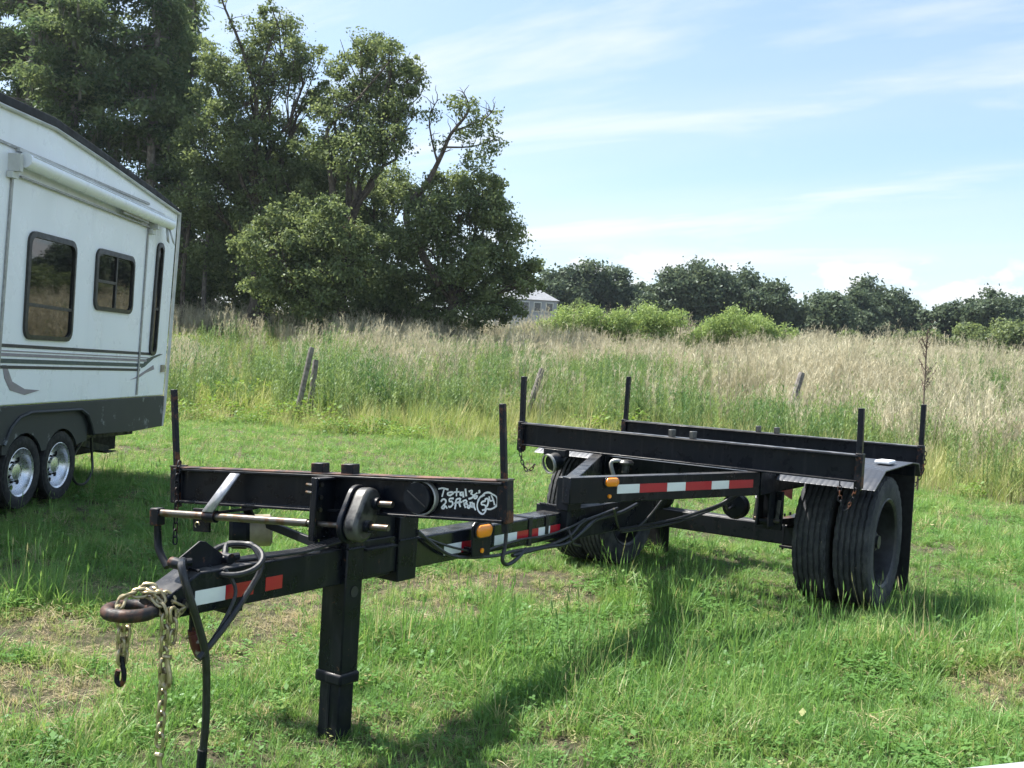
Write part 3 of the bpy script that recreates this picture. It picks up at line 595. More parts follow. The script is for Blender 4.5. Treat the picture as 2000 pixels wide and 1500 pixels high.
oak('oak_tree', 'tall open oak with a pointed top standing right of the dead twig', *TR['oakC'], dens=1700, limbs=[([(-8.3, 6.0), (-8.6, 9.0), (-8.9, 11.38), (-7.6, 12.83), (-6.32, 14.5)], .16, .03)])
oak('oak_tree', 'broad dark oak filling the middle of the woodland below the tall tops', *TR['oakD'], trunk_r=.35)
oak('oak_tree', 'rounded grey-green young oak in front of the woodland, nearest the meadow', *TR['oakE'], dens=2300, leaf=(.045, .105), trunk_r=.2)
oak('oak_tree', 'dense dark oak ending the woodland, with a half-dead leaning limb on top', *TR['oakF'], dens=2200, limbs=[([(-3.47, 4.83), (-5.0, 7.2), (-5.1, 8.3), (-4.41, 9.13), (-3.76, 10.54), (-3.4, 11.48), (-2.66, 12.55), (-2.92, 13.3)], .2, .03), ([(-3.9, 10.2), (-4.17, 10.98), (-4.4, 12.11), (-4.1, 12.9)], .06, .02), ([(-3.6, 10.9), (-2.4, 11.0), (-1.4, 11.4)], .05, .015), ([(-3.3, 11.6), (-2.0, 12.2), (-1.6, 12.6)], .05, .015)],
    extra=[(-2.7, 12.6, .6, 1100), (-3.3, 12.9, .5, 900), (-4.3, 12.2, .45, 700), (-2.0, 11.9, .6, 1000), (-1.6, 11.2, .6, 1100), (-2.7, 11.5, .55, 900), (-3.9, 11.0, .4, 500), (-1.5, 12.4, .4, 600), (-2.2, 10.4, .7, 1100)])
oak('oak_tree', 'narrow shaded oak between the pointed oak and the dense oak on the right', *TR['oakG'])
oak('oak_tree', 'low dark oak just right of the camper corner at the back of the wood', *TR['oakH'], leaf=(.09, .15))
oak('oak_tree', 'dark background oak seen through the middle of the woodland', *TR['oakI'], leaf=(.09, .15))
# undergrowth trunks at the left of the wood
for i, (d, v, h) in enumerate(((49, -15.9, 6), (50, -15.2, 7), (51, -16.6, 7), (52, -14.3, 6.5))):
    x, y = site(d, v); z = float(height(x, y)); mb = MB(); mb.tube(smooth_path([(x, y, z - .2), (x + .1, y, z + h * .5), (x - .1, y + .1, z + h)], 4), [.15 - .012 * k for k in range(9)], 7)
    tag(mb.build('tree_trunk', MT['bark_pale' if i % 2 else 'bark']), ['slim grey trunk nearest the camper corner at the wood edge', 'slim brown trunk second from the camper corner at the wood edge', 'leftmost bare trunk showing beside the camper corner', 'dark trunk rightmost of the bare trunks in the wood'][i], 'tree trunk', 'bare trunks at the wood edge')

for i, (d, v, z, r) in enumerate(((51, -16.6, 3.4, 1.5), (52, -13.6, 3.3, 1.6), (51.5, -11.2, 3.5, 1.6), (50, -8.9, 3.5, 1.5), (50, -6.4, 3.5, 1.6), (49, -4.6, 3.3, 1.4))):
    x0, y0 = site(d, v); zb = float(height(x0, y0)); t = thing('wood_bush', (x0, y0, zb), 'dark bush at the foot of the wood, ' + ('leftmost', 'second from the left', 'third from the left', 'fourth from the left', 'second from the right', 'rightmost')[i], 'bush', 'undergrowth at the foot of the wood')
    Wb = [(x0 + random.uniform(-1, 1) * r, y0 + random.uniform(-.6, .6) * r, zb + random.uniform(.3, 1.9) * r, r * random.uniform(.5, .75)) for _ in range(7)]; mb = MB()
    for b in Wb: branch_mesh(mb, (x0, y0, zb - .1), b[:3], .05, .02, .1, 4)
    mb.build('stem', MT['bark'], t); c, nn, ti = crown_pts(Wb, 900); mesh_obj('foliage', leaf_mesh('foliage', c, nn, rng.uniform(.07, .13, len(c)), .55, ti, MT['oak']), t)

FAR = [(3.46, 11.92, 1.96), (5.97, 12.18, 1.68), (8.46, 12.67, 2.02), (11.28, 12.22, 2.02), (14.16, 10.99, 1.68), (16.63, 11.81, 2.35), (19.11, 12.4, 2.52), (22.25, 11.47, 2.24), (24.44, 12.27, 2.52), (27.32, 10.93, 1.96), (30.45, 10.28, 2.13), (32.98, 10.15, 1.96), (35.14, 11.4, 1.9), (37.94, 11.29, 2.02), (41.2, 12.88, 2.52), (43.78, 11.91, 2.13), (46.12, 10.37, 1.4), (48.62, 10.8, 1.68), (51.09, 11.51, 2.24), (53.88, 11.67, 1.68), (56.98, 11.3, 2.24), (0.6, 11.2, 2.0), (10.0, 9.2, 2.4), (15.4, 8.8, 2.4), (21.0, 9.0, 2.4), (29.0, 8.6, 2.4), (36.6, 8.8, 2.4), (47.4, 8.6, 2.4), (52.5, 8.8, 2.4)]
FARL = ['beside the distant house', 'second right of the distant house', 'highest of the trees right of the distant house', 'with a rounded top, fourth right of the house', 'lower one in the dip after the first rise', 'left half of the broad twin crown', 'right half of the broad twin crown', 'left of the dip before the wide crown', 'wide crown above the bright green shrubs', 'sloping down after the wide crown', 'low crown behind the end of the bright shrubs', 'lowest crown in the middle of the far tree line', 'open sparse crown with sky gaps', 'small crown between the sparse and the big one', 'largest dark crown on the right, under the long cloud', 'right shoulder of the largest dark crown', 'small low crown in the gap on the right', 'left crown of the right-hand clump', 'dark crown of the right-hand clump', 'second from the right edge of the picture', 'cut by the right edge of the picture', 'half hidden behind the dense woodland oak', 'low filler under the first rise', 'low filler in the dip after the first rise', 'low filler under the broad twin crown', 'low filler behind the end of the bright shrubs', 'low filler left of the largest crown', 'low filler in the gap on the right', 'low filler in the right-hand clump']
for i, (v, z, r) in enumerate(FAR):
    d = 112 + random.uniform(-4, 8) + (6 if v < 5 else 0); x0, y0 = site(d, v); zb = float(height(x0, y0)); bl = [(v, z - .2, r * .75)]
    for k in range(11):
        a = random.uniform(0, 6.28); q = r * random.uniform(.5, 1.35); bl.append((v + math.cos(a) * q, z - r * random.uniform(.3, 1.3) - .12 * q * q / r, r * random.uniform(.4, .75)))
    for k in range(10): bl.append((v + random.uniform(-1.35, 1.35) * r, zb + random.uniform(.8, (z - zb) * .68), r * random.uniform(.5, .8)))
    t = thing('far_oak_tree', (x0, y0, zb), 'distant far-line oak, ' + FARL[i], 'tree', 'oaks of the far tree line')
    W = bl_world(d, bl); mb = MB(); tp = branch_mesh(mb, (x0, y0, zb - .2), (x0, y0, z - r), .3, .18, .03)
    for (x, y, zz, rr) in W: branch_mesh(mb, tp[random.randint(2, 5)], (x, y, zz), .1, .04, .1, 3)
    mb.build('trunk', MT['bark'], t); sparse = i == 12
    c, nn, ti = crown_pts(W, 330 if sparse else 640, 14, .33); mesh_obj('crown', leaf_mesh('crown', c, nn, rng.uniform(.12, .27, len(c)), .6, ti, MT['farleaf']), t)
def shrub(name, label, d, v, z, r, mat, dens, leaf, asp, group, upv=0.6):
    x0, y0 = site(d, v); zb = float(height(x0, y0)); t = thing(name, (x0, y0, zb), label, 'shrub', group); W = []
    for k in range(8): W.append((x0 + random.uniform(-.8, .8) * r, y0 + random.uniform(-.6, .6) * r, random.uniform(zb + .3 * r, max(zb + r * .8, z + r * .45)), r * random.uniform(.4, .6)))
    W.append((x0, y0, z + r * .3, r * .6)); mb = MB()
    for (x, y, zz, rr) in W: branch_mesh(mb, (x0, y0, zb - .1), (x, y, zz), .03, .012, .1, 4)
    mb.build('stem', MT['bark'], t); c, nn, ti = crown_pts(W, dens, 18, .3); ax = rng.normal(size=c.shape) * .6 + np.array([0, 0, upv]); mesh_obj('foliage', leaf_mesh('foliage', c, nn, rng.uniform(leaf[0], leaf[1], len(c)), asp, ti, MT[mat], axis=ax), t)
SHR = [(2.05, 3.92, 1.0), (3.53, 4.26, 0.85), (3.83, 3.57, 0.85), (5.17, 4.03, 0.9), (6.41, 4.35, 0.85), (7.79, 4.26, 0.75), (9.44, 3.91, 0.85), (10.53, 4.35, 0.85), (11.79, 4.25, 0.8), (12.6, 3.8, 0.75)]
SHL = ['leftmost, below the distant house', 'second from the left', 'low one in front of the second', 'fourth from the left', 'middle of the left-hand group', 'right end of the left-hand group', 'left one of the right-hand group', 'tallest of the right-hand group', 'third of the right-hand group', 'rightmost, at the end of the row']
for (v, z, r), l in zip(SHR, SHL): shrub('fennel_shrub', 'bright yellow-green feathery shrub in the meadow, ' + l, 50, v, z - .35, r * 1.25, 'fennel', 2100, (.05, .10), .3, 'bright green shrubs across the meadow crest')
MID = [(26.14, 6.03, 1.04), (28.48, 5.76, 0.8), (29.87, 5.93, 1.04), (32.27, 5.99, 1.36), (33.88, 5.88, 0.8), (35.83, 6.6, 1.36), (39.03, 6.59, 1.84), (5.2, 6.6, 1.3)]
MIL = ['small round olive bush in front of the sparse far tree', 'low bush under the largest far tree', 'small bush right of it under the largest far tree', 'wide pale bush below the gap in the far trees', 'low bush filling the gap right of the wide pale one', 'round bush left of the right-hand far clump', 'big dark bush at the right edge of the picture', 'leafy bush beside the distant house']
for (v, z, r), l in zip(MID, MIL): shrub('field_bush', l, 80, v, z - 1.0, r * 1.15, 'oak', 700, (.10, .18), .5, 'bushes at the far end of the meadow', .1)

# ------------------------------------------------------------------ distant house
def house():
    x0, y0 = site(106, .9); zb = float(height(x0, y0)); t = thing('distant_house', (x0, y0, zb), 'pale two-storey house with grey hip roof far behind the wood edge', 'house')
    a = Vector((R2[0], R2[1], 0)); b = Vector((F2[0], F2[1], 0)); c = Vector((x0, y0, 0)); W_, D_ = 3.4, 3.2
    mb = MB(); mb.box(c + Vector((0, 0, (zb + 8.3) / 2)), (2 * W_ - .4, 2 * D_ - .4, 8.3 - zb), (a, b, Vector((0, 0, 1)))); mb.build('wall', plain('pale_siding', (.30, .32, .35), .7, 0, .3, .05, 2), t)
    e = [c + a * sx * W_ + b * sy * D_ + Vector((0, 0, 8.25)) for sx, sy in ((-1, -1), (1, -1), (1, 1), (-1, 1))]; r0 = c - a * 1.2 + Vector((0, 0, 9.6)); r1 = c + a * 1.2 + Vector((0, 0, 9.6))
    mb = MB(); mb.add(e + [r0, r1], [(0, 1, 5, 4), (1, 2, 5), (2, 3, 4, 5), (3, 0, 4), (3, 2, 1, 0)]); mb.build('roof', plain('grey_shingles', (.20, .21, .23), .9, 0, .2, .15, 3), t)
    for k in range(5):
        p = c + a * (-2.4 + 1.2 * k) - b * (D_ - .17) + Vector((0, 0, 7.55)); mb = MB(); mb.box(p, (.8, .12, 1.0), (a, b, Vector((0, 0, 1)))); w = mb.build('window', MT['trim'], t); mb = MB(); mb.box(p - b * .08, (.6, .04, .8), (a, b, Vector((0, 0, 1)))); mb.build('pane', MT['glass'], w)
house()

# ------------------------------------------------------------------ fence posts and a tall dead weed
for (x, y, lean, h, r, lab) in (((-8.07), -12.71, (.30, -.02), 1.58, .06, 'grey wooden fence post leaning right, left of the close pair'), (-8.42, -12.65, (.10, 0), 1.32, .065, 'grey wooden fence post standing upright, right of the close pair'), (-11.98, -9.65, (.42, .25), 1.35, .07, 'leaning wooden fence post behind the left end of the rear bunk'), (-16.2, -5.2, (.5, .3), 1.5, .085, 'leaning wooden fence post behind the right part of the rear bunk')):
    z = float(height(x, y)); p0 = Vector((x, y, z - .2)); dv = Vector((R2[0], R2[1], 0)) * lean[0] + Vector((F2[0], F2[1], 0)) * lean[1]; mb = MB(); mb.tube([p0 + dv * t + Vector((random.uniform(-.006, .006), 0, (h + .2) * t)) for t in (0, .25, .5, .75, .97, 1.0)], [r * 1.05, r, r * .98, r * .97, r * .95, r * .8], 10); tag(mb.build('fence_post', MT['wood']), lab, 'fence post', 'old fence posts along the lawn edge')
def tall_weed():
    x, y = site(14.4, 5.78); z = float(height(x, y)); mb = MB(); top = Vector((x, y, 2.28)); base = Vector((x, y, z - .05)); mb.tube(smooth_path([base, base.lerp(top, .5) + Vector((.03, .02, 0)), top], 5), [.016] * 6 + [.01] * 5, 6)
    for k in range(34):
        t = random.uniform(.62, 1); p = base.lerp(top, t); a = random.uniform(0, 6.28); L = random.uniform(.12, .42) * (1.25 - .6 * t); e = p + Vector((math.cos(a) * L * .5, math.sin(a) * L * .5, L * .75)); mb.tube([p, e], [.005, .003], 4)
        for _ in range(4): q = p.lerp(e, random.uniform(.4, 1)); u = Vector(unit(1)[0]) * .03; mb.tube([q, q + u], [.006, .004], 4)
    tag(mb.build('dead_weed', plain('brown_dead_weed', (.13, .10, .08), .9, 0, .2, .3, 20)), 'tall single brown dead weed standing behind the right end of the rear bunk', 'weed')
tall_weed()

# ------------------------------------------------------------------ camper behind on the left
def tyre_mesh(mb, R, r_in, w, grooves=4, seg=96, zig=.012, depth=.012, lugs=True):
    """tyre turned about local Y (axle), centred on the origin"""
    prof = []; hw = w / 2
    side = [(r_in, .42), (r_in + .012, .455), (r_in + (R - r_in) * .22, .485), (r_in + (R - r_in) * .5, .5), (r_in + (R - r_in) * .74, .49), (R - .035, .47)]
    nt = 61
    V = []; n = 0
    for k in range(seg):
        a = 2 * math.pi * k / seg; ring = []
        for r, t in side: ring.append((r, -t * w))
        for i in range(nt):
            t = -1 + 2 * i / (nt - 1); rr = R - .010 * abs(t) ** 4
            zz = zig * (abs((k % 10) - 5) / 2.5 - 1) / hw
            for g in range(grooves):
                gc = -1 + 2 * (g + 1) / (grooves + 1) + zz * .6
                if abs(t - gc) < .05: rr -= depth
            if lugs and abs(t) > .90 and (k % 5) < 2: rr -= depth * .7
            ring.append((rr, t * hw * .93))
        for r, t in side[::-1]: ring.append((r, t * w))
        n = len(ring)
        for r, h in ring: V.append((r * math.cos(a), h, r * math.sin(a)))
    Fc = []
    for k in range(seg):
        k2 = (k + 1) % seg
        for i in range(n - 1): Fc.append((k * n + i, k * n + i + 1, k2 * n + i + 1, k2 * n + i))
        Fc.append((k * n + n - 1, k * n, k2 * n, k2 * n + n - 1))
    mb.add(V, Fc)
def place(name, me, loc, parent, rot=None, mat=None):
    o = bpy.data.objects.new(name, me); C.objects.link(o); o.location = loc; WL[o.name] = Vector(loc)
    if rot is not None: o.rotation_euler = rot
    if parent:
        o.parent = parent; o.matrix_parent_inverse = Matrix.Translation(-WL[parent.name]) if not isinstance(parent, str) else None
    return o
def local_child(name, me, parent):
    o = bpy.data.objects.new(name, me); C.objects.link(o); o.parent = parent; WL[o.name] = WL[parent.name].copy(); return o
def camper():
    e = Vector((-.8553, -.5182, 0)); nr = Vector((-.5182, .8553, 0)); up = Vector((0, 0, 1)); base = Vector((1.584, -5.663, 0)); ax = (e, nr, up)
    P = lambda s, z, o=0: base + e * s + nr * o + up * z
    t = thing('camper', P(0, 0, -1.2), 'white fifth-wheel camper with dark windows and grey skirt parked at the left', 'camper')
    FR = -2.7
    wall = [(FR, .905), (2.285, .905), (2.43, 2.985), (1.72, 3.055), (.48, 3.19), (-.46, 3.275), (-1.3, 3.265), (FR, 3.27)]
    body = MB().prism([P(s, z, 0) for s, z in wall], -nr * 2.44).build('body', MT['white'], t, .012)
    roofl = [(FR, 3.275), (-1.3, 3.27), (-.46, 3.28), (.48, 3.195), (1.72, 3.06), (2.44, 2.99), (2.46, 3.02), (1.72, 3.125), (.4, 3.27), (-.5, 3.36), (-1.3, 3.345), (FR, 3.35)]
    roof = MB().prism([P(s, z, .035) for s, z in roofl], -nr * 2.51).build('roof', MT['roof'], t, .01)
    mb = MB(); mb.tube([P(s, z, .022) for s, z in ((FR, 3.262), (-1.3, 3.257), (-.46, 3.268), (.48, 3.183), (1.72, 3.048), (2.42, 2.975))], .016, 6); mb.build('roof_trim', MT['trim'], roof)
    mb = MB(); mb.tube(smooth_path([P(1.62, 3.12, -.2), P(1.64, 3.22, -.2), P(1.72, 3.23, -.2), P(1.95, 3.1, -.2)], 4), .02, 8); mb.build('roof_vent_pipe', MT['trim'], roof)
    mb = MB(); mb.tube([P(2.40, 3.03, .0), P(2.455, 2.99, .012), P(2.45, 2.7, .012), P(2.30, .75, .012), P(2.275, .56, .0)], .02, 6); mb.build('corner_trim', MT['trim'], body)
    # skirt with the wheel arch cut out
    arch = [(-1.02, .585), (-.93, .72), (-.80, .80), (-.62, .835), (.28, .825), (.42, .77), (.50, .68), (.57, .57)]
    sk = [(FR, .60)] + arch + [(1.54, .547), (2.262, .56), (2.283, .90), (FR, .90)]
    MB().prism([P(s, z, .012) for s, z in sk], -nr * .05).build('skirt', MT['skirt'], t, .006)
    mb = MB(); mb.tube([P(s, z, .016) for s, z in arch], .016, 6); mb.build('arch_trim', MT['skirt'], t)
    # fender panel with two scallops
    sc_ = [(-.96, .83), (-.96, .60)]
    def arc(cx, r, a0, a1, k=10): return [(cx + r * math.cos(rad(a0 + (a1 - a0) * i / k)), .33 + r * math.sin(rad(a0 + (a1 - a0) * i / k))) for i in range(k + 1)]
    sc_ = [(-.99, .82), (-.99, .50)] + arc(-.64, .33, 150, 28) + arc(.01, .33, 152, 30) + [(.50, .52), (.50, .82)]
    MB().prism([P(s, z, -.018) for s, z in sc_], -nr * .02).build('fender_panel', MT['skirt'], t)
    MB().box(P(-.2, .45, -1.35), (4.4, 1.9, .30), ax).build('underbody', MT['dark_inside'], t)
    # seams of the slide-out
    for s0, z0, s1, z1 in ((-1.08, 2.78, -1.16, .93), (1.62, 2.74, 1.535, .93)):
        MB().bar(P(s0, z0, .008), P(s1, z1, .008), .03, .012, nr).build('slide_seam', MT['grey_alu'], body)
    MB().bar(P(-1.5, 2.985, .01), P(1.60, 2.955, .01), .022, .014, nr).build('gutter_rail', MT['grey_alu'], body)
    # stripes as thin vinyl bands
    for z, h, m in ((1.395, .028, 'stripe_navy'), (1.352, .010, 'stripe_mauve'), (1.322, .026, 'stripe_mauve'), (1.272, .036, 'stripe_teal'), (1.222, .026, 'stripe_navy')):
        MB().bar(P(FR + .05, z + .012, .003), P(1.60 + (z - 1.222) * 1.6, z - .028, .003), h, .004, nr).build('stripe', MT[m], body)
    for pts, m in (([(-1.08, 1.235), (-1.02, 1.235), (-.92, 1.10), (-.72, 1.035), (-.47, 1.02), (-.72, .985), (-.95, 1.03), (-1.04, 1.13)], 'stripe_mauve'), ([(1.36, 1.09), (1.52, 1.12), (1.65, 1.16), (1.95, 1.245), (1.98, 1.20), (1.75, 1.16), (1.58, 1.11)], 'stripe_mauve'), ([(1.62, 1.21), (1.75, 1.31), (2.1, 1.37), (2.2, 1.37), (1.95, 1.32), (1.72, 1.23)], 'stripe_teal')):
        MB().prism([P(s, z, .0) for s, z in pts], nr * .004).build('swoosh_decal', MT[m], body)
    MB().box(P(2.19, 1.21, .01), (.07, .03, .08), ax).build('marker_light', MT['tan'], body)
    # windows
    def rrect(s0, s1, z0, z1, r, skew=0):
        out = []
        for cx, cz, a0 in ((s1 - r, z1 - r, 0), (s0 + r, z1 - r, 90), (s0 + r, z0 + r, 180), (s1 - r, z0 + r, 270)):
            for k in range(5):
                a = rad(a0 + 22.5 * k); z = cz + r * math.sin(a); out.append((cx + r * math.cos(a) + skew * (z - z0), z))
        return out
    def window(s0, s1, z0, z1, r, bars, skew=0, lab=None):
        w = MB(); o = rrect(s0, s1, z0, z1, r, skew); i = rrect(s0 + .035, s1 - .035, z0 + .04, z1 - .05, max(.02, r - .03), skew); n = len(o)
        V = [P(s, z, .022) for s, z in o] + [P(s, z, .026) for s, z in i] + [P(s, z, -.004) for s, z in o] + [P(s, z, .004) for s, z in i]
        Fc = []
        for k in range(n): j = (k + 1) % n; Fc += [(k, j, n + j, n + k), (k, 2 * n + k, 2 * n + j, j), (n + k, n + j, 3 * n + j, 3 * n + k)]
        w.add(V, Fc); wo_ = w.build('window', MT['frame_dark'], t)
        if lab: wo_['label'] = lab
        ii = rrect(s0 + .03, s1 - .03, z0 + .035, z1 - .045, max(.02, r - .03), skew); MB().prism([P(s, z, .001) for s, z in ii], nr * .006).build('pane', MT['glass'], wo_)
        for (a, b, c, d2) in bars: MB().bar(P(a, b, .014), P(c, d2, .014), .028, .012, nr).build('window_bar', MT['frame_dark'], wo_)
    window(-.80, .03, 1.45, 2.36, .10, [(-.77, 1.745, .0, 1.735)], .012, 'tall dark window')
    window(.44, 1.30, 1.767, 2.36, .09, [(.88, 1.80, .89, 2.32), (.47, 2.05, .88, 2.05)], .012, 'square sliding window')
    window(1.80, 1.98, 1.35, 2.59, .085, [(1.83, 1.86, 1.99, 1.86)], .065, 'narrow tall window')
    # awning
    a = MB(); a.tube([P(-1.06, 2.885, .09), P(2.01, 2.80, .09)], .062, 14); aw = a.build('awning', MT['white'], t)
    for k in range(3):
        an = rad(35 + 30 * k); MB().tube([P(-1.02, 2.885 + .062 * math.sin(an), .09 + .062 * math.cos(an)), P(1.98, 2.80 + .062 * math.sin(an), .09 + .062 * math.cos(an))], .004, 5).build('awning_rib', MT['trim'], aw)
    MB().box(P(.45, 2.93, .02), (3.0, .04, .03), ((P(2, 2.80) - P(-1.06, 2.885)).normalized(), nr, up)).build('awning_rail', MT['trim'], aw)
    for s, z in ((-1.12, 2.80), (1.66, 2.72)):
        MB().box(P(s, z + .05, .05), (.05, .10, .14), ax).box(P(s, z - .05, .03), (.09, .05, .05), ax).build('awning_bracket', MT['trim'], aw)
    MB().bar(P(-1.0, 2.76, .03), P(1.6, 2.71, .03), .014, .02, nr).build('awning_arm', MT['grey_alu'], aw)
    MB().box(P(1.15, 2.775, .06), (.62, .03, .07), ((P(2, 2.80) - P(-1.06, 2.885)).normalized(), nr, up)).build('awning_box', MT['grey_alu'], aw)
    fl = MB()
    for (s0, s1, lean) in ((1.86, 1.93, -.03), (1.93, 1.99, .07)):
        fl.add([P(s0, 2.75, .10), P(s1, 2.74, .10), P(s1 + lean, 2.58, .13), P(s0 + lean, 2.60, .13)], [(0, 1, 2, 3)])
    fo = fl.build('torn_awning_flap', MT['grey_alu'], aw); so = fo.modifiers.new('thick', 'SOLIDIFY'); so.thickness = .004
    # wheels
    tm = MB(); tyre_mesh(tm, .315, .20, .21, 4, 72, 0, .008, False); tme, _ = tm.mesh('tyre', MT['rubber_clean'], 40, False)
    rm = MB(); rm.lathe([(.198, -.09), (.205, -.088), (.208, .082), (.214, .092), (.205, .095), (.192, .085), (.185, .045), (.16, .015), (.13, .012), (.075, .03), (.07, .055), (.045, .06), (.0, .06)], (0, 0, 0), (0, 1, 0), 40); rme, _ = rm.mesh('rim', MT['alloy'], 30, False)
    hm = MB()
    for k in range(8): an = 2 * math.pi * k / 8; hm.cyl((.135 * math.cos(an), .006, .135 * math.sin(an)), (.135 * math.cos(an), .0175, .135 * math.sin(an)), .022, 10)  # solid dark discs stand for the shade inside the rim openings
    for k in range(8): an = 2 * math.pi * (k + .5) / 8; hm.cyl((.09 * math.cos(an), .02, .09 * math.sin(an)), (.09 * math.cos(an), .045, .09 * math.sin(an)), .010, 6)
    hme, _ = hm.mesh('shade_disc_nut_mesh', MT['dark_inside'], 30, False)
    hub = MB(); hub.cyl((0, -.08, 0), (0, .05, 0), .06, 16); hubm, _ = hub.mesh('wheel', MT['rim_dark'], 30, False)
    ang = math.atan2(nr.y, nr.x) - math.pi / 2
    for side in (0, 1):
        for s in (.01, -.64):
            w = bpy.data.objects.new('wheel', hubm); C.objects.link(w); w.location = P(s, .325, -.13 if side == 0 else -2.3); WL[w.name] = w.location.copy(); w.rotation_euler = (0, 0, ang + (math.pi if side else 0)); w.parent = t; w.matrix_parent_inverse = Matrix.Translation(-WL[t.name])
            local_child('tyre', tme, w); local_child('rim', rme, w); local_child('shade_discs_and_nuts', hme, w)['kind'] = 'stuff'
    MB().cyl(P(.01, .325, -2.2), P(.01, .325, -.2), .035, 10).build('axle', MT['dark_inside'], t)
    # folded jack, leveller and drain hose under the tail
    MB().bar(P(.15, .57, -.2), P(1.33, .36, -.2), .06, .065).box(P(1.33, .335, -.2), (.22, .12, .012), ax).build('stabiliser_jack', MT['black_dusty'], t)
    MB().bar(P(.55, .53, -.12), P(1.75, .51, -.12), .03, .03).build('bumper_arm', MT['black_dusty'], t)
    MB().tube(smooth_path([P(.62, .52, -.1), P(.45, .40, -.1), P(.35, .32, -.08), P(.36, .2, -.08), P(.48, .10, -.08), P(.66, .09, -.08), P(.78, .2, -.08), P(.80, .35, -.1), P(.77, .52, -.1)], 5), .013, 7).build('hanging_hose', MT['hose'], t)
camper()

# ------------------------------------------------------------------ the pole trailer
TRL = thing('pole_trailer', (0, 0, 0), 'black single-axle pole trailer with dual wheels and reflective tape standing on the lawn', 'trailer')
X_, Y_, Z_ = Vector((1, 0, 0)), Vector((0, 1, 0)), Vector((0, 0, 1))
def pole_and_tongue():
    t = TRL
    prof = [(3.70, .556), (4.79, .556), (4.845, .598), (4.835, .632), (4.70, .70), (3.70, .70)]
    tongue = MB().prism([(x, -.065, z) for x, z in prof], (0, .13, 0)).build('tongue', MT['black'], t, .006)
    pole = MB().rng(1.30, 3.70, -.062, .062, .560, .698).build('pole', MT['pole'], t, .008)
    MB().rng(1.2, 2.30, -.085, .085, .545, .715).build('pole_sleeve', MT['black'], t, .006)
    MB().rng(2.27, 2.31, -.10, .10, .53, .73).build('sleeve_collar', MT['black_dusty'], t, .004)
    def tape(par_, x0, x1, z0, z1, m, y=.0665): MB().rng(x0, x1, y - .004, y, z0, z1).build('reflective_tape', MT[m], par_)
    tape(tongue, 4.587, 4.718, .587, .638, 'tape_w'); tape(tongue, 4.458, 4.585, .588, .639, 'tape_r'); tape(tongue, 4.318, 4.40, .59, .64, 'tape_r')
    for x1, x0, m in ((3.33, 3.20, 'tape_w'), (3.198, 3.05, 'tape_r'), (2.93, 2.735, 'tape_w'), (2.733, 2.535, 'tape_r'), (2.533, 2.42, 'tape_w'), (2.418, 2.32, 'tape_r')): tape(pole, x0, x1, .592, .640, m, .0645)
    # lunette eye
    mb = MB(); K = 28
    mb.lathe([(.072 + .0215 * math.cos(a), .0215 * math.sin(a)) for a in [2 * math.pi * k / 14 for k in range(14)]], (4.925, .0, .592), (0, 0, 1), 40, closed=True)
    mb.tube([(4.87, 0, .592), (4.80, 0, .60)], [.035, .05], 12); mb.build('towing_eye', MT['rust'], t)
    MB().cyl((4.76, .066, .605), (4.76, .085, .605), .014, 6).build('bolt', MT['steel'], tongue); MB().cyl((4.735, .066, .575), (4.735, .082, .575), .012, 6).build('bolt', MT['steel'], tongue)
    MB().rng(4.49, 4.56, -.03, .05, .53, .557).build('tongue_lug', MT['black_dusty'], tongue)
    # parking leg
    leg = MB().rng(3.90, 4.00, -.035, .092, .195, .74).build('landing_leg', MT['black'], t, .006)
    MB().rng(3.892, 4.008, -.043, .100, .150, .197).build('leg_collar', MT['black_dusty'], leg, .01)
    MB().rng(3.908, 3.992, -.026, .084, -.10, .152).build('inner_leg', MT['black_dusty'], leg, .006)
    MB().rng(3.984, 3.996, .02, .035, -.09, .150).build('leg_rib', MT['black_dusty'], leg, .002)
    MB().rng(3.86, 4.04, -.08, .13, -.125, -.10).build('foot_plate', MT['black_rusty'], leg)
    MB().cyl((3.948, .092, .525), (3.948, .095, .525), .022, 20).build('leg_plug', MT['rim_dark'], leg)
    # clamp plates on the pole
    MB().rng(3.55, 3.675, -.085, .085, .522, .80).build('clamp_plate', MT['black'], t, .005)
    MB().rng(3.675, 3.91, .062, .072, .57, .72).build('side_plate', MT['black'], t, .003)
    MB().rng(3.70, 3.89, .072, .10, .680, .690).build('plate_ledge', MT['black_dusty'], t, .002)
pole_and_tongue()

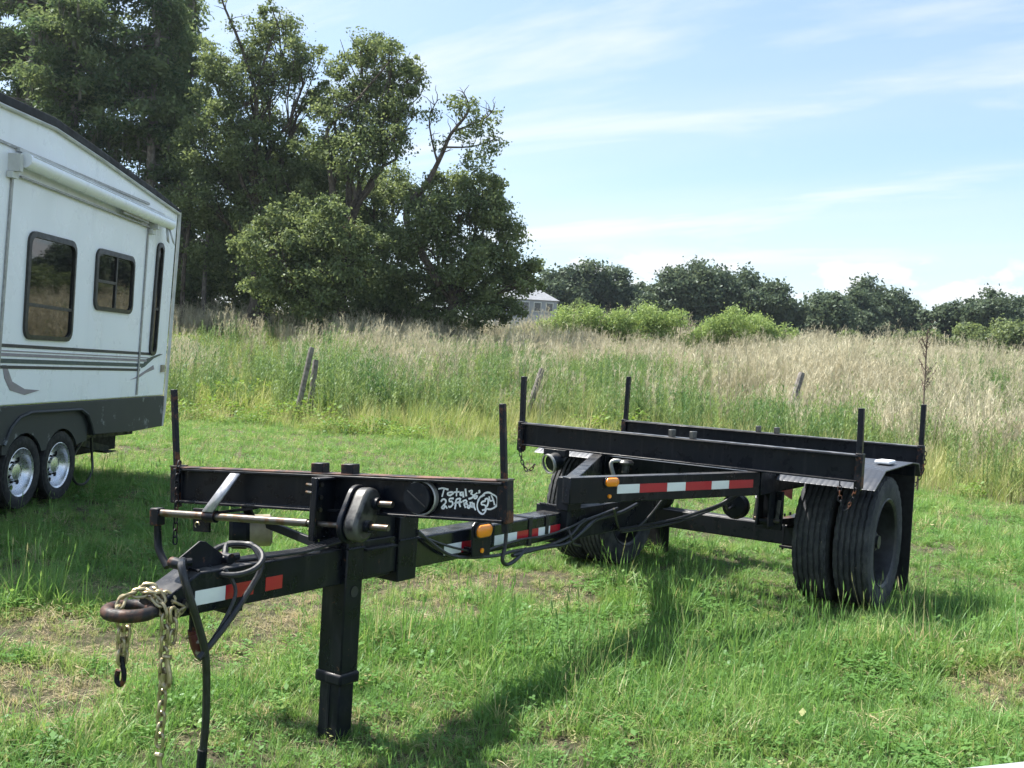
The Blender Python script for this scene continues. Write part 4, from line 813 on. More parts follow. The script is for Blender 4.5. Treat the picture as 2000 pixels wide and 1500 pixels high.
# front bunk frame: slightly turned and tilted against the pole
BD = Vector((-.139, .988, .064)).normalized(); BN = Vector((.990, .139, 0)).normalized(); BU = BN.cross(BD).normalized()
B0 = Vector((3.994, -.036, .988)); BX = (BD, BN, BU)
def W(s, t, o=0): return B0 + BD * s + BU * t + BN * o
STROKES = [[(0.516, -0.037), (0.533, -0.034), (0.554, -0.038)], [(0.539, -0.036), (0.53, -0.064)], [(0.57, -0.047), (0.556, -0.051), (0.554, -0.058), (0.565, -0.06), (0.576, -0.053), (0.577, -0.048), (0.568, -0.049)], [(0.594, -0.035), (0.592, -0.059)], [(0.585, -0.047), (0.602, -0.045)], [(0.619, -0.046), (0.61, -0.048), (0.609, -0.058), (0.617, -0.055), (0.621, -0.045), (0.622, -0.062)], [(0.631, -0.035), (0.634, -0.057)], [(0.648, -0.041), (0.658, -0.037), (0.659, -0.044), (0.654, -0.05), (0.663, -0.054), (0.66, -0.064), (0.647, -0.069)], [(0.679, -0.047), (0.668, -0.055), (0.668, -0.066), (0.677, -0.065), (0.681, -0.057), (0.672, -0.058)], [(0.69, -0.038), (0.692, -0.043), (0.689, -0.044)],
 [(0.526, -0.083), (0.534, -0.076), (0.545, -0.079), (0.544, -0.091), (0.527, -0.108), (0.536, -0.111), (0.544, -0.102), (0.55, -0.108)], [(0.577, -0.071), (0.562, -0.073), (0.562, -0.083), (0.573, -0.083), (0.576, -0.094), (0.566, -0.104), (0.56, -0.103)], [(0.605, -0.07), (0.592, -0.075), (0.589, -0.091), (0.586, -0.108)], [(0.586, -0.089), (0.601, -0.084)], [(0.609, -0.071), (0.605, -0.088), (0.608, -0.099)], [(0.6, -0.086), (0.613, -0.083)], [(0.621, -0.08), (0.631, -0.075), (0.637, -0.082), (0.626, -0.09), (0.63, -0.101)], [(0.626, -0.088), (0.638, -0.09)], [(0.642, -0.095), (0.639, -0.102), (0.647, -0.104), (0.65, -0.096), (0.642, -0.095)], [(0.652, -0.084), (0.654, -0.097), (0.66, -0.099)], [(0.659, -0.083), (0.663, -0.099)], [(0.66, -0.096), (0.667, -0.085), (0.668, -0.098), (0.673, -0.108)],
 [(0.714, -0.074), (0.701, -0.079), (0.699, -0.088), (0.71, -0.089), (0.718, -0.095), (0.714, -0.106), (0.705, -0.109)], [(0.716, -0.068), (0.725, -0.064), (0.728, -0.078), (0.723, -0.093)], [(0.732, -0.06), (0.736, -0.073), (0.746, -0.07)], [(0.742, -0.054), (0.749, -0.07), (0.754, -0.085)],
 [(0.71, -0.053), (0.694, -0.061), (0.684, -0.078), (0.681, -0.096), (0.687, -0.114), (0.703, -0.124), (0.714, -0.116), (0.72, -0.104), (0.736, -0.104), (0.751, -0.098), (0.764, -0.087), (0.766, -0.071), (0.761, -0.056), (0.746, -0.048), (0.73, -0.042), (0.712, -0.046), (0.702, -0.056)]]
def ibeam(fn, L0, L1, h, fw_, tw=.008, tf=.011):
    """profile in (t down from 0, o), extruded along s; fn(s,t,o)->point"""
    a = fw_ / 2; pr = [(0, -a), (0, a), (-tf, a), (-tf, tw / 2), (-h + tf, tw / 2), (-h + tf, a), (-h, a), (-h, -a), (-h + tf, -a), (-h + tf, -tw / 2), (-tf, -tw / 2), (-tf, -a)]
    mb = MB(); mb.prism([fn(L0, t, o) for t, o in pr], fn(L1, 0, 0) - fn(L0, 0, 0)); return mb
def chain_link(p, q, rr, wd, roll):
    """one oval link from p to q"""
    p = Vector(p); q = Vector(q); a = q - p; L = a.length; a.normalize(); ref = Vector((.83, .56, 0)); b = (ref - a * ref.dot(a)); b = b.normalized() if b.length > .05 else Vector((0, 1, 0)); c = a.cross(b); sd = b * math.cos(roll) + c * math.sin(roll); m = (p + q) / 2; pts = []
    hl = L / 2 + rr; hs = hl - wd
    for k in range(6): an = math.pi * k / 5; pts.append(m + a * (hs + wd * math.sin(an)) + sd * (wd * math.cos(an)))
    for k in range(6): an = math.pi + math.pi * k / 5; pts.append(m + a * (-hs + wd * math.sin(an)) + sd * (wd * math.cos(an)))
    return pts
def chain_links(path, pitch, rr, wd):
    P = [Vector(p) for p in path]; cum = [0]
    for i in range(1, len(P)): cum.append(cum[-1] + (P[i] - P[i - 1]).length)
    def at(s):
        for i in range(1, len(P)):
            if s <= cum[i] or i == len(P) - 1: return P[i - 1].lerp(P[i], min(1, max(0, (s - cum[i - 1]) / max(1e-6, cum[i] - cum[i - 1]))))
    n = max(1, int(cum[-1] / pitch)); out = []
    for k in range(n): out.append(chain_link(at(k * pitch), at((k + 1) * pitch), rr * 1.1, wd, (k % 2) * math.pi / 2 + .35))
    return out
def small_chain(name, path, parent, mat='black_rusty', pitch=.030, rr=.0035, wd=.010):
    mb = MB()
    for pts in chain_links(smooth_path(path, 5), pitch, rr, wd): mb.tube(pts, rr, 5, True)
    o = mb.build(name, MT[mat], parent); o['kind'] = 'stuff'; return o
def front_bunk():
    t = TRL
    bk = ibeam(W, -.80, .80, .150, .085).build('front_bunk', MT['black'], t, .003)
    MB().prism([W(-.78, .003, -.040), W(-.78, .003, .040), W(.78, .003, .040), W(.78, .003, -.040)], BU * .003).build('worn_flange_top', MT['rusty_flange'], bk)
    for s, mm in ((-.806, .336), (.796, .300)):
        MB().box(W(s, -.073, .0), (.042, .06, .16), BX).build('stake_pocket', MT['black_rusty'], bk, .004)
        l = -.03 if s < 0 else -.012
        MB().prism([W(s - .011, -.19 if s > 0 else -.172, -.012), W(s + .011, -.19 if s > 0 else -.172, -.012), W(s + .011, -.19 if s > 0 else -.172, .012), W(s - .011, -.19 if s > 0 else -.172, .012)], (W(s + l, mm, 0) - W(s, -.18, 0))).build('stake', MT['black_rusty'], bk, .003)
        MB().box(W(s, .008, 0), (.048, .064, .006), BX).build('pocket_rim', MT['steel'], bk)
    for s in (-.044, .103): MB().box(W(s, .024, .0), (.058, .05, .042), BX).build('chock_tab', MT['black_rusty'], bk, .003)
    small_chain('stake_chain', [W(-.77, .03, .03), W(-.765, -.02, .05), W(-.77, -.16, .05), W(-.775, -.25, .05), W(-.777, -.33, .05)], bk)
    # marker writing
    wr = MB()
    for st in STROKES:
        P = [Vector((a, b, 0)) for a, b in st]
        if len(P) > 2: P = smooth_path(P, 3)
        hw = .0034
        for i in range(len(P)):
            tn = (P[min(i + 1, len(P) - 1)] - P[max(i - 1, 0)]).normalized(); sd = Vector((-tn.y, tn.x, 0)) * hw * random.uniform(.8, 1.2)
            if i == 0: P0 = P[0] - tn * hw
            a = (P[i] if 0 < i < len(P) - 1 else (P[i] - tn * hw if i == 0 else P[i] + tn * hw)); l, r_ = a + sd, a - sd
            if i: wr.add([W(pl.x, pl.y, .0062), W(pr_.x, pr_.y, .0062), W(r_.x, r_.y, .0062), W(l.x, l.y, .0062)], [(0, 1, 2, 3)])
            pl, pr_ = l, r_
    o = wr.build('marker_writing', MT['whitepaint'], bk, smooth=0); o['label'] = 'white marker writing Total 36, 25ft Pole and a circled 574'
    # round housing on the web
    rh = MB().lathe([(.0, .03), (.058, .03), (.06, .02), (.06, .004)], W(.435, -.073, .01), BN, 36).build('round_cap', MT['black_dusty'], bk)
    MB().lathe([(.061, .0), (.066, .002), (.068, .03), (.064, .034), (.061, .03)], W(.45, -.073, .004), BN, 36).build('cap_ring', MT['grey_alu'], rh)
    MB().bar(W(.395, -.045, .042), W(.475, -.105, .042), .004, .003, BN).build('cap_seam', MT['rim_dark'], rh)
    # crank shaft, arm, strap
    cs = MB().tube([W(-.815, -.188, .10), W(-.03, -.188, .10)], .016, 14).build('crank_shaft', MT['steel'], t)
    MB().tube([W(-.05, -.188, .10), W(.27, -.186, .115)], .011, 12).build('shaft_end', MT['steel'], cs)
    MB().box(W(-.83, -.205, .10), (.05, .045, .075), BX).build('crank_joint', MT['black_rusty'], cs, .006)
    MB().tube(smooth_path([W(-.828, -.22, .10), W(-.826, -.30, .10), W(-.815, -.345, .105), W(-.785, -.385, .11), W(-.755, -.415, .115)], 5), .0165, 12).build('crank_arm', MT['black'], cs)
    MB().cyl(W(-.56, -.188, .10), W(-.50, -.188, .10), .026, 16).build('shaft_bushing', MT['black_rusty'], cs)
    st = MB(); st.add([W(-.470, -.012, .045), W(-.420, -.012, .045), W(-.505, -.17, .115), W(-.56, -.17, .115)], [(0, 1, 2, 3)]); so = st.build('shaft_strap', MT['strapmetal'], bk); md = so.modifiers.new('thick', 'SOLIDIFY'); md.thickness = .008
    MB().box(W(-.625, -.215, .05), (.092, .012, .10), BX).build('hanger_plate', MT['black'], bk, .003)
    MB().tube([W(-.64 + .012 * math.cos(a), -.235 + .012 * math.sin(a), .062) for a in [k * .6 for k in range(8)]], .003, 6).build('plate_ring', MT['zinc'], bk)
    # lamp hanging behind the bunk
    lm = MB().lathe([(.0, .0), (.062, .0), (.075, .014), (.078, .07), (.068, .085)], W(-.52, -.262, .0), (BD * .75 + BN * -.65), 28).build('brake_chamber', MT['black_dusty'], t)
    MB().lathe([(.068, .085), (.068, .17), (.055, .18), (.0, .18)], W(-.52, -.262, .0), (BD * .75 + BN * -.65), 28).build('chamber_rear', MT['tan'], lm)
    MB().bar(W(-.44, -.15, -.01), W(-.44, -.21, -.05), .05, .01).build('chamber_bracket', MT['black_dusty'], lm)
    MB().bar((3.95, -.54, .745), (4.06, -.02, .715), .02, .035).build('bunk_brace', MT['black_dusty'], t, .003)
    MB().bar(W(-.36, -.152, .02), W(-.62, -.19, .04), .04, .012).build('brace_gusset', MT['black'], bk)
    # bolted channel and gearbox
    ch = MB().rng(3.92, 4.12, -.012, .0, .735, .985).rng(4.106, 4.122, .0, .022, .735, .985).rng(3.92, 4.115, .0, .03, .975, .985).build('gear_bracket', MT['black'], t, .003)
    for z in (.955, .905, .855, .80): MB().cyl((4.078, .0, z), (4.078, .011, z), .010, 6).build('bracket_bolt', MT['steel'], ch)
    for z in (.955, .925): MB().cyl((4.118, -.004, z), (4.118, -.035, z), .006, 6).build('bracket_stud', MT['steel'], ch)
    def stadium(c0, c1, r, k=10):
        a = (c1 - c0).normalized(); b = BD.cross(a).normalized(); out = []
        for i in range(k + 1): an = math.pi * i / k; out.append(c1 + b * r * math.cos(an) + a * r * math.sin(an))
        for i in range(k + 1): an = math.pi + math.pi * i / k; out.append(c0 + b * r * math.cos(an) + a * r * math.sin(an))
        return out
    cu = W(.195, -.10, .068); cl = W(.195, -.182, .125)
    gb = MB().prism(stadium(cu, cl, .062), BD * .064).build('gearbox', MT['grey_gear'], t, .014)
    MB().prism(stadium(cu - BD * .022, cl - BD * .022, .071), BD * .022).build('gearbox_flange', MT['black'], gb, .004)
    for c in (cu, cl): MB().cyl(c + BD * .07, c + BD * .09, .024, 16).build('shaft_boss', MT['black_dusty'], gb)
    MB().cyl(cu + BD * .07, cu + BD * .152, .0125, 14).build('stub_shaft', MT['steel'], gb); MB().cyl(cl + BD * .07, cl + BD * .17, .0125, 14).build('stub_shaft', MT['steel'], gb)
    # bunk pedestal
    MB().rng(3.60, 4.02, -.05, .055, .70, .845).build('bunk_pedestal', MT['black'], t, .004)
front_bunk()

def hoses():
    t = TRL
    # bracket and couplings above the tongue
    MB().prism([(4.76, .0, .735), (4.66, .0, .795), (4.635, .0, .79), (4.54, .0, .725), (4.56, .0, .70), (4.74, .0, .70)], (0, .008, 0)).build('coupling_plate', MT['black_dusty'], t, .002)
    for x, z in ((4.755, .728), (4.545, .722)):
        MB().cyl((x, -.02, z), (x, .04, z), .020, 12).cyl((x, .01, z), (x - .045, .03, z + .004), .014, 10).build('air_coupling', MT['black_rusty'], t, .002)
    a = MB().tube(smooth_path([(4.755, .04, .742), (4.80, .09, .735), (4.79, .12, .65), (4.735, .12, .518), (4.702, .12, .407), (4.689, .12, .211), (4.695, .12, .08), (4.70, .12, .0)], 6), .0135, 10).build('air_hose', MT['hose'], t)
    MB().tube([(4.695, .12, .10), (4.70, .12, .0)], .017, 10).build('hose_end', MT['black_dusty'], a)
    MB().tube([(4.70, .12, .0), (4.70, .12, -.03)], .011, 8).build('hose_tip', MT['steel'], a)
    loop = []
    for k in range(0, 22):
        an = rad(120 - 400 * k / 20); loop.append(tuple(Vector((4.535, .045, .722)) + Vector((-.559, .829, 0)) * (.098 * math.cos(an)) + Vector((-.72, -.48, .50)) * (.085 * math.sin(an))))
    MB().tube(smooth_path([(4.56, .02, .72)] + loop + [(4.47, .115, .70), (4.545, .12, .60), (4.64, .12, .50), (4.735, .12, .42)], 3), .011, 9).build('coiled_air_hose', MT['hose'], t)
    MB().tube(smooth_path([(4.60, .07, .70), (4.57, .10, .62), (4.63, .11, .52), (4.70, .11, .44)], 5), .007, 7).build('brake_cable', MT['cable'], t)
    g = MB().tube([(4.706, .05, .555), (4.704, .05, .50)], .016, 10).build('drain_valve', MT['black_rusty'], t)
    MB().tube([(4.703, .05, .50), (4.70, .05, .485)], .022, 10).tube([(4.70, .05, .485), (4.69, .06, .445), (4.685, .06, .405)], [.024, .026, .012], 10).build('red_gladhand', MT['red_gladhand'], g)
    # cables along the tongue and the pole
    for k, off in enumerate((0, .018, .036, .052)):
        MB().tube(smooth_path([(4.50, -.02 + off * .6, .705), (4.35, .0 + off, .712), (4.20, .02 + off * .8, .712), (4.08, .03 + off, .73), (4.02, .04 + off, .74)], 4), .006, 6).build('cable', MT['cable'], t)
    MB().tube(smooth_path([(3.56, .09, .73), (3.423, .095, .645), (3.306, .095, .592), (3.147, .095, .566), (2.95, .10, .552), (2.802, .095, .555), (2.517, .10, .548), (2.315, .12, .582), (2.162, .11, .64), (1.99, .12, .665), (1.80, .13, .69)], 5), .0085, 7).build('cable', MT['cable'], t)
    MB().tube(smooth_path([(3.56, .09, .715), (3.388, .092, .655), (3.23, .092, .612), (3.1, .095, .585), (2.9, .10, .60), (2.72, .09, .605), (2.5, .09, .60), (2.30, .12, .63), (2.15, .12, .66)], 5), .006, 6).build('cable', MT['cable'], t)
    MB().tube(smooth_path([(2.82, .10, .536), (2.54, .105, .545), (2.335, .12, .546), (2.153, .13, .61), (2.015, .12, .645), (1.777, .14, .665), (1.6, .15, .70)], 5), .011, 8).build('air_line', MT['hose'], t)
    MB().tube(smooth_path([(2.31, .11, .62), (2.31, .13, .58), (2.28, .13, .54), (2.2, .13, .52)], 4), .006, 6).build('cable', MT['cable'], t)
    MB().tube(smooth_path([(2.89, .10, .70), (2.895, .105, .60), (2.92, .11, .53), (2.88, .11, .50), (2.80, .11, .515), (2.70, .10, .555)], 5), .010, 8).build('bent_conduit', MT['hose'], t)
    MB().rng(2.60, 2.63, -.066, .068, .556, .702).build('cable_tie', MT['hose'], t); MB().rng(2.44, 2.47, .064, .068, .60, .70).build('cable_tie', MT['hose'], t)
    MB().tube(smooth_path([(1.9, .16, .70), (1.7, .10, .56), (1.55, .1, .53), (1.45, .15, .60), (1.4, .22, .72)], 5), .007, 6).build('cable', MT['cable'], t)
    MB().tube(smooth_path([(1.75, .12, .56), (1.3, .12, .55), (1.05, .2, .58), (.85, .35, .66), (.75, .45, .75)], 5), .010, 7).build('air_line', MT['hose'], t)
    MB().tube(smooth_path([(1.75, .14, .55), (1.3, .14, .535), (1.0, .22, .57), (.8, .38, .67), (.70, .46, .76)], 5), .008, 7).build('air_line', MT['hose'], t)
    MB().tube(smooth_path([(.75, .36, .66), (.55, .30, .60), (.35, .28, .62), (.25, .30, .56)], 5), .010, 7).build('air_line', MT['hose'], t)
    # front side marker on its bracket
    b = MB().prism([(3.195, .116, .578), (3.05, .116, .570), (3.045, .116, .715), (3.06, .116, .735), (3.18, .116, .738), (3.20, .116, .72)], (0, .008, 0)).build('marker_bracket', MT['black'], t, .002)
    oval_lamp((3.12, .124, .693), X_, Y_, Z_, .060, .030, b); MB().cyl((3.12, .122, .60), (3.12, .130, .60), .012, 12).build('small_reflector', MT['amber'], b)
    MB().bar((3.17, .10, .60), (3.17, .05, .60), .02, .03).build('bracket_arm', MT['black'], b)
def oval_lamp(c, a, n, u, hl, hr, parent):
    c = Vector(c); P = []
    for cx, a0 in ((hl - hr, -90), (-(hl - hr), 90)):
        for k in range(9): an = rad(a0 + 180 * k / 8); P.append((cx + hr * math.cos(an), hr * math.sin(an)))
    g = MB().prism([c + a * (x * 1.12) + u * (z * 1.18) for x, z in P], n * .008).build('lamp_gasket', MT['hose'], parent, .002)
    ml = MB(); n_ = len(P); rings = [(1.0, .008), (.97, .016), (.8, .022), (.4, .025)]; V = []
    for s, h in rings: V += [c + a * x * s + u * z * s + n * h for x, z in P]
    V.append(c + n * .026); Fc = []
    for r_ in range(len(rings) - 1):
        for k in range(n_): j = (k + 1) % n_; Fc.append((r_ * n_ + k, r_ * n_ + j, (r_ + 1) * n_ + j, (r_ + 1) * n_ + k))
    for k in range(n_): Fc.append(((len(rings) - 1) * n_ + k, (len(rings) - 1) * n_ + (k + 1) % n_, len(V) - 1))
    ml.add(V, Fc); ml.build('amber_marker_lamp', MT['amber'], parent)
MT['red_gladhand'] = plain('worn_red_gladhand', (.10, .022, .025), .4, .2, .5, 0, 40, 0, (.35, .34, .33), .55, .66)
hoses()

def rear():
    t = TRL; HB = .161; ZB = 1.06
    for x, name, st in ((.795, 'rear_bunk', ((-1.212, 1.399, -.012), (1.204, 1.342, -.01))), (-.801, 'rear_bunk', ((-1.212, 1.439, .01), (1.204, 1.368, .0)))):
        fn = lambda s, tt, o, x=x: Vector((x + o, s, ZB + tt))
        bk = ibeam(fn, -1.20, 1.20, HB, .09).build(name, MT['black'], t, .003)
        MB().rng(x - .042, x + .042, -1.18, 1.18, ZB + .0025, ZB + .005).build('worn_flange_top', MT['flange_grey'], bk)
        for y, zt, ln in st:
            MB().rng(x - .03, x + .03, y - .022, y + .022, ZB - .20, ZB + .012).build('stake_pocket', MT['black_rusty'], bk, .004)
            MB().prism([(x - .017, y - .017, ZB - .21), (x + .017, y - .017, ZB - .21), (x + .017, y + .017, ZB - .21), (x - .017, y + .017, ZB - .21)], (0, ln, zt - ZB + .21)).build('stake', MT['black'], bk, .003)
            sg = -1 if y < 0 else 1
            if x > 0: small_chain('stake_chain', [(x + .04, y, ZB), (x + .05, y - sg * .01, ZB - .1), (x + .05, y - sg * .04, ZB - .26), (x + .05, y - sg * .10, ZB - .34), (x + .05, y - sg * .16, ZB - .28)] if sg < 0 else [(x + .04, y - .10, ZB - HB), (x + .05, y - .09, ZB - .26), (x + .05, y - .06, ZB - .33), (x + .05, y - .02, ZB - .27), (x + .05, y, ZB - .18)], bk)
            elif sg > 0: small_chain('stake_chain', [(x + .03, y + .03, ZB), (x + .03, y + .035, ZB - .12), (x + .03, y, ZB - .24), (x + .03, y - .06, ZB - .33)], bk)
        for y in (-.025, .125): MB().rng(x - .03, x + .03, y - .014, y + .014, ZB + .005, ZB + .052).build('chock_tab', MT['grey_gear'], bk, .003)
    # A-frame rails
    for sg in (1, -1):
        p0 = Vector((2.34, .09, 0)) if sg > 0 else Vector((2.26, .10, 0)); p1 = Vector((.80, .56 * sg, 0)); a = (p1 - p0).normalized(); nrm = Vector((-a.y, a.x, 0)) * (1 if sg < 0 else -1)
        if nrm.y * sg < 0: nrm = -nrm
        o = nrm * .045
        rl = MB().prism([p0 + o + Z_ * .755, p0 + o + Z_ * .897, p1 + o + Z_ * .897, p1 + o + Z_ * .75], -nrm * .07).build('frame_rail', MT['black'], t, .005)
        if sg > 0:
            x = .375
            L = (p1 - p0).length
            for s0, s1, m in ((.35, .525, 'tape_w'), (.527, .752, 'tape_r'), (.754, .911, 'tape_w'), (.913, 1.143, 'tape_r'), (1.145, 1.306, 'tape_w'), (1.308, 1.54, 'tape_r')):
                q0 = p0 + a * s0 + o; q1 = p0 + a * s1 + o; MB().prism([q0 + Z_ * .802, q0 + Z_ * .852, q1 + Z_ * .852, q1 + Z_ * .802], nrm * .0025).build('reflective_tape', MT[m], rl)
            oval_lamp(p0 + a * .30 + o + Z_ * .868, a, nrm, Z_, .050, .025, rl); MB().cyl(p0 + a * .29 + o + Z_ * .79, p0 + a * .29 + o + nrm * .01 + Z_ * .79, .011, 10).build('small_reflector', MT['amber'], rl)
        # longitudinal side member, hangers, springs
        y = .56 * sg
        MB().rng(-.85, .80, y - .05, y + .05, .75, .895).build('side_member', MT['black'], t, .004)
        for x in (.56, -.56):
            MB().rng(x - .05, x + .05, y - .045, y - .033, .53, .76).rng(x - .05, x + .05, y + .033, y + .045, .53, .76).cyl((x, y - .05, .56), (x, y + .05, .56), .018, 10).build('spring_hanger', MT['black_dusty'], t, .003)
        MB().rng(.47, .50, y - .09, y + .09, .50, .755).rng(.30, .50, y - .012, y + .012, .52, .75).build('hanger_gusset', MT['black'], t, .004)
        for yy in (y - .075, y + .075): MB().bar((.515, yy, .70), (.52, yy - .01, .55), .022, .012, (1, 0, 0)).build('shackle_strap', MT['grey_gear'], t, .002)
        MB().cyl((.52, y - .085, .565), (.52, y + .085, .565), .013, 10).build('shackle_pin', MT['steel'], t)
        sp = MB()
        for k in range(4):
            L = .56 - .11 * k; sp.prism([(-L, y - .032, .555 - .016 * k + .0), (0, y - .032, .525 - .016 * k), (L, y - .032, .555 - .016 * k), (L, y - .032, .567 - .016 * k), (0, y - .032, .538 - .016 * k), (-L, y - .032, .567 - .016 * k)], (0, .064, 0))
        sp.build('leaf_spring', MT['black_rusty'], t)
        ub = MB()
        for x in (-.06, .06):
            for yy in (y - .04, y + .04): ub.cyl((x, yy, .31), (x, yy, .56), .008, 6)
        ub.rng(-.09, .09, y - .055, y + .055, .325, .34).build('spring_clamp', MT['black_dusty'], t)
        MB().bar((.45, y - .10 * sg, .70), (.20, y - .10 * sg, .57), .03, .03).build('torque_arm', MT['strapmetal'] if sg > 0 else MT['black_dusty'], t, .003)
    MB().rng(2.20, 2.335, .04, .118, .716, .893).build('frame_nose', MT['black'], t, .005)
    for x in (.70, -.70): MB().rng(x - .04, x + .04, -.51, .51, .76, .885).build('cross_member', MT['black'], t, .004)
    ax_ = MB().rng(-.065, .065, -.62, .62, .345, .475).build('axle', MT['black'], t, .008)
    MB().cyl((0, -1.15, .444), (0, 1.15, .444), .045, 14).build('spindle', MT['rim_dark'], t)
    for sg in (1, -1):
        c = MB().lathe([(0, 0), (.07, .0), (.085, .02), (.085, .06), (.09, .065), (.085, .07), (.08, .11), (.05, .12), (0, .12)], (.30, .28 * sg, .60), (1, 0, .1), 24).build('brake_chamber', MT['black_dusty'], t)
        MB().cyl((.24, .28 * sg, .59), (.30, .28 * sg, .60), .014, 8).build('push_rod', MT['steel'], c)
    tk = MB().lathe([(0, -.30), (.06, -.29), (.085, -.27), (.092, -.25), (.092, .25), (.085, .27), (.06, .29), (0, .30)], (.42, -.06, .835), (0, 1, 0), 28).build('air_tank', MT['grey_gear'], t)
    for y in (-.2, .1): MB().lathe([(.0935, -.012), (.097, -.012), (.097, .012), (.0935, .012)], (.42, y, .835), (0, 1, 0), 28, closed=True).build('tank_strap', MT['black'], tk)
    MB().lathe([(0, 0), (.05, .005), (.055, .02), (.04, .035), (0, .04)], (.9, -.30, .85), (0, 0, 1), 20).cyl((.9, -.30, .80), (.9, -.30, .86), .025, 10).build('relay_valve', MT['grey_gear'], t)
    MB().tube(smooth_path([(.95, -.36, .78), (.96, -.38, .86), (.94, -.34, .88), (.90, -.30, .86)], 4), .014, 8).build('valve_elbow', MT['grey_alu'], t)
    MB().prism([(.2, .50, .73), (.2, .61, .774), (.2, .61, .677)], (-.006, 0, 0)).build('red_reflector', MT['pink'], t)
    # lamp below the left bunk end
    lp = MB().lathe([(0, .0), (.05, .004), (.062, .02), (.066, .07), (.05, .10), (0, .105)], (.90, -.90, .80), (-.9, .35, .25), 24).build('turn_lamp', MT['black'], t)
    MB().lathe([(.064, .0), (.072, .0), (.072, .02), (.066, .02)], (.91, -.905, .795), (-.9, .35, .25), 24, closed=True).build('lamp_bezel', MT['grey_alu'], lp)
    MB().rng(.80, .86, -.98, -.80, .855, .90).build('lamp_bracket', MT['black'], t, .003)
    # fenders of chequer plate, mud flaps
    for sg in (1, -1):
        y0, y1 = .62 * sg, 1.245 * sg
        prof = [(.57, .835), (.56, .845), (.33, .948), (-.40, .968), (-.58, .955), (-.66, .86), (-.655, .855), (-.57, .945), (-.40, .960), (.325, .940), (.55, .838)]
        f = MB().prism([(x, y0, z) for x, z in prof], (0, y1 - y0, 0)).build('fender', MT['diamond'], t, .002)
        if sg > 0: MB().rng(.02, -.14, 1.09, 1.19, .966, .99).build('fender_lamp', MT['whitepaint'], f, .008)
        MB().bar((.1, .60 * sg, .93), (.1, .5 * sg, .87), .04, .03).build('fender_strut', MT['black'], f)
        MB().rng(-.625, -.613, .655 * sg, 1.215 * sg, .03, .93).build('mud_flap', MT['hose'], t, .002)
        MB().rng(-.60, -.57, .5 * sg, 1.22 * sg, .86, .93).build('flap_hanger', MT['black'], t, .003)
    # wheels: local Y is the axle, +Y the dished side
    tm = MB(); tyre_mesh(tm, .446, .285, .235, 5, 180, .004, .013, True); tme, _ = tm.mesh('tyre', MT['rubber'], 40, False)
    rm = MB(); rm.lathe([(.283, -.098), (.290, -.10), (.292, .098), (.300, .106), (.292, .112), (.276, .10), (.268, .06), (.262, -.03), (.23, -.055), (.15, -.06), (.11, -.05)], (0, 0, 0), (0, 1, 0), 56); rme, _ = rm.mesh('rim', MT['rim_dark'], 30, False)
    hb = MB(); hb.lathe([(.0, .05), (.055, .05), (.07, .035), (.085, .0), (.115, -.045), (.115, -.065), (.0, -.065)], (0, 0, 0), (0, 1, 0), 28)
    for k in range(8): an = 2 * math.pi * k / 8; hb.cyl((.19 * math.cos(an), -.06, .19 * math.sin(an)), (.19 * math.cos(an), -.02, .19 * math.sin(an)), .014, 6)
    hbm, _ = hb.mesh('wheel', MT['rim_dark'], 30, False)
    for sg in (1, -1):
        for k, y in enumerate((1.082, .815)):
            w = bpy.data.objects.new('wheel', hbm); C.objects.link(w); w.location = (0, y * sg, .444); WL[w.name] = w.location.copy(); w.rotation_euler = (0, random.uniform(0, 6.28), 0 if (sg > 0) == (k == 0) else math.pi); w.parent = t
            local_child('tyre', tme, w); local_child('rim', rme, w)
MT['flange_grey'] = plain('scraped_flange', (.05, .05, .055), .35, .3, .5, 0, 12, .1, (.22, .21, .21), .42, .6)
rear()

def welds():
    def bead(p0, p1, r=.004):
        p0 = Vector(p0); p1 = Vector(p1); n = max(4, int((p1 - p0).length / .008)); MB().tube([p0.lerp(p1, k / n) for k in range(n + 1)], [r * (1 + .35 * (k % 2)) for k in range(n + 1)], 6).build('weld_bead', MT['black_dusty'], TRL)
    bead((4.002, -.03, .705), (4.002, .09, .705), .005); bead((3.90, .094, .70), (4.0, .094, .70), .005); bead((3.55, .087, .70), (3.675, .087, .70)); bead((3.677, .066, .565), (3.677, .066, .70)); bead((2.31, -.08, .735), (2.31, .08, .735)); bead((4.70, -.06, .703), (4.70, .06, .703))
    for s in (-.783, .772): bead(W(s, -.015, .006), W(s, -.135, .006))
    for y in (-1.185, 1.178): bead((.801, y, 1.04), (.801, y, .91))
welds()

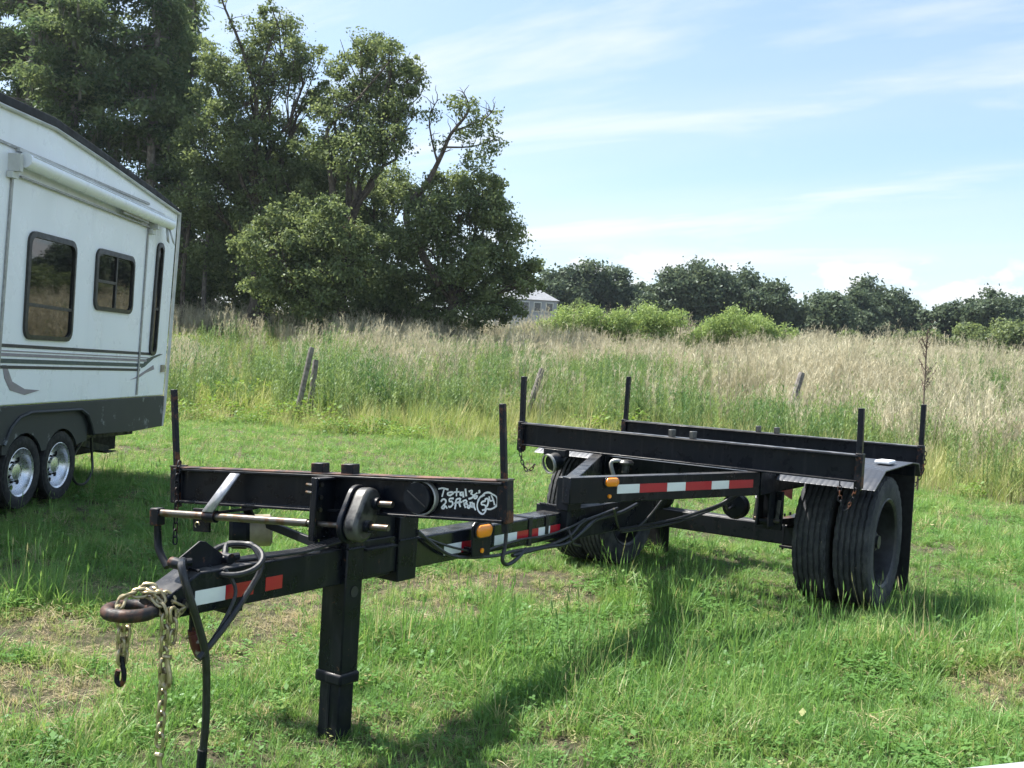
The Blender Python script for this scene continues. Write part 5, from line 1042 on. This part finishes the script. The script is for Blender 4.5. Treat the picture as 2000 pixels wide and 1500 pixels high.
# ------------------------------------------------------------------ safety chains on the eye
def safety_chains():
    def chain(paths, hooks, label, loc):
        t = thing('safety_chain', loc, label, 'chain', 'safety chains on the towing eye')
        for path in paths:
            for pts in chain_links(smooth_path(path, 6), .037, .0055, .0135): MB().tube(pts, .0055, 7, True).build('chain_link', MT['zinc'], t)
        for h, top in hooks:
            h = Vector(h); a = Vector((.83, .56, 0)) * .3 + Vector((-.56, .83, 0)) * .95; a.normalize()
            MB().tube(smooth_path([h + Z_ * .045, h + Z_ * .02 + a * .003, h - Z_ * .01 + a * .012, h - Z_ * .035 + a * .012, h - Z_ * .052 + a * .001, h - Z_ * .042 - a * .013, h - Z_ * .02 - a * .014, h - Z_ * .005 - a * .010], 4), .0085, 8).build('chain_hook', MT['black_rusty' if top else 'zinc'], t)
            MB().cyl(h + Z_ * .05 - a * .014, h + Z_ * .05 + a * .014, .008, 8).build('hook_pin', MT['zinc'], t)
    chain([[(4.77, .075, .585), (4.80, .085, .575), (4.845, .07, .60), (4.85, .05, .645), (4.89, .02, .65), (4.93, -.01, .645), (4.96, -.005, .63), (4.965, .0, .59), (4.955, .0, .54), (4.952, .0, .47), (4.95, .0, .40)], [(4.925, -.01, .57), (4.93, -.01, .50), (4.935, -.01, .43), (4.945, -.005, .39)]], [((4.948, .0, .405), True)], 'short doubled chain hanging under the front of the towing eye', (4.95, 0, .35))
    chain([[(4.775, .07, .60), (4.81, .06, .62), (4.84, .03, .655), (4.87, -.01, .66), (4.885, .0, .655), (4.865, .055, .63), (4.855, .085, .58), (4.85, .085, .50), (4.845, .08, .42), (4.838, .075, .30), (4.835, .07, .19), (4.833, .065, .13)], [(4.83, .095, .60), (4.828, .10, .52), (4.835, .10, .46)]], [((4.83, .065, .055), False), ((4.845, .10, .395), False)], 'long zinc chain with hook hanging almost to the grass from the tongue', (4.84, .07, .08))
safety_chains()

# ------------------------------------------------------------------ white car at the lower right corner
def car_edge():
    A = Vector((5.741, 2.614, 0)); B = Vector((5.592, 2.719, 0)); e = (B - A).normalized(); nr = Vector((e.y, -e.x, 0))
    if nr.dot(CAM - A) < 0: nr = -nr
    t = thing('white_car', (5.95, 2.9, -.13), 'white car body at the lower right corner, only its top edge in the picture', 'car')
    prof = [(-.05, -.10), (-.075, .30), (-.07, .60), (-.055, .85), (-.035, .96), (-.01, 1.005), (.03, 1.028), (.10, 1.031), (.45, 1.015), (.45, -.10)]
    mb = MB(); K = 18; n = len(prof); V = []
    for k in range(K + 1):
        s_ = -.16 + 1.7 * k / K; end = max(0, 1 - (s_ + .16) / .16); dz = -.05 * end * end; on = .05 * end * end
        for o, z in prof: V.append(A + e * s_ + nr * (o + on) + Z_ * (z + (dz if z > .8 else 0)))
    Fc = [(k * n + i, k * n + i + 1, (k + 1) * n + i + 1, (k + 1) * n + i) for k in range(K) for i in range(n - 1)]; Fc += [tuple(range(n)), tuple(range(K * n, K * n + n))[::-1]]
    mb.add(V, Fc); mb.build('body_panel', MT['car_white'], t, 0, 50)
    MB().bar(A + e * .08 - nr * .085 + Z_ * .5, A + e * 1.4 - nr * .085 + Z_ * .52, .012, .03).build('side_moulding', MT['hose'], t, .004)
car_edge()

# ------------------------------------------------------------------ summer haze over the field
def haze():
    cx, cy_ = site(60, 8); mb = MB(); mb.box((cx, cy_, 14), (420, 420, 32)); m = bpy.data.materials.new('summer_haze'); m.use_nodes = True; t = m.node_tree
    for n in list(t.nodes): t.nodes.remove(n)
    out = N(t, 'ShaderNodeOutputMaterial'); v = N(t, 'ShaderNodeVolumePrincipled'); v.inputs['Color'].default_value = (.75, .87, 1, 1); v.inputs['Density'].default_value = HAZE; v.inputs['Anisotropy'].default_value = .3
    t.links.new(v.outputs[0], out.inputs['Volume']); o = mb.build('haze', m); o['kind'] = 'stuff'; o['label'] = 'thin bluish summer haze over the field'; o['category'] = 'haze'
HAZE = .00020
haze()
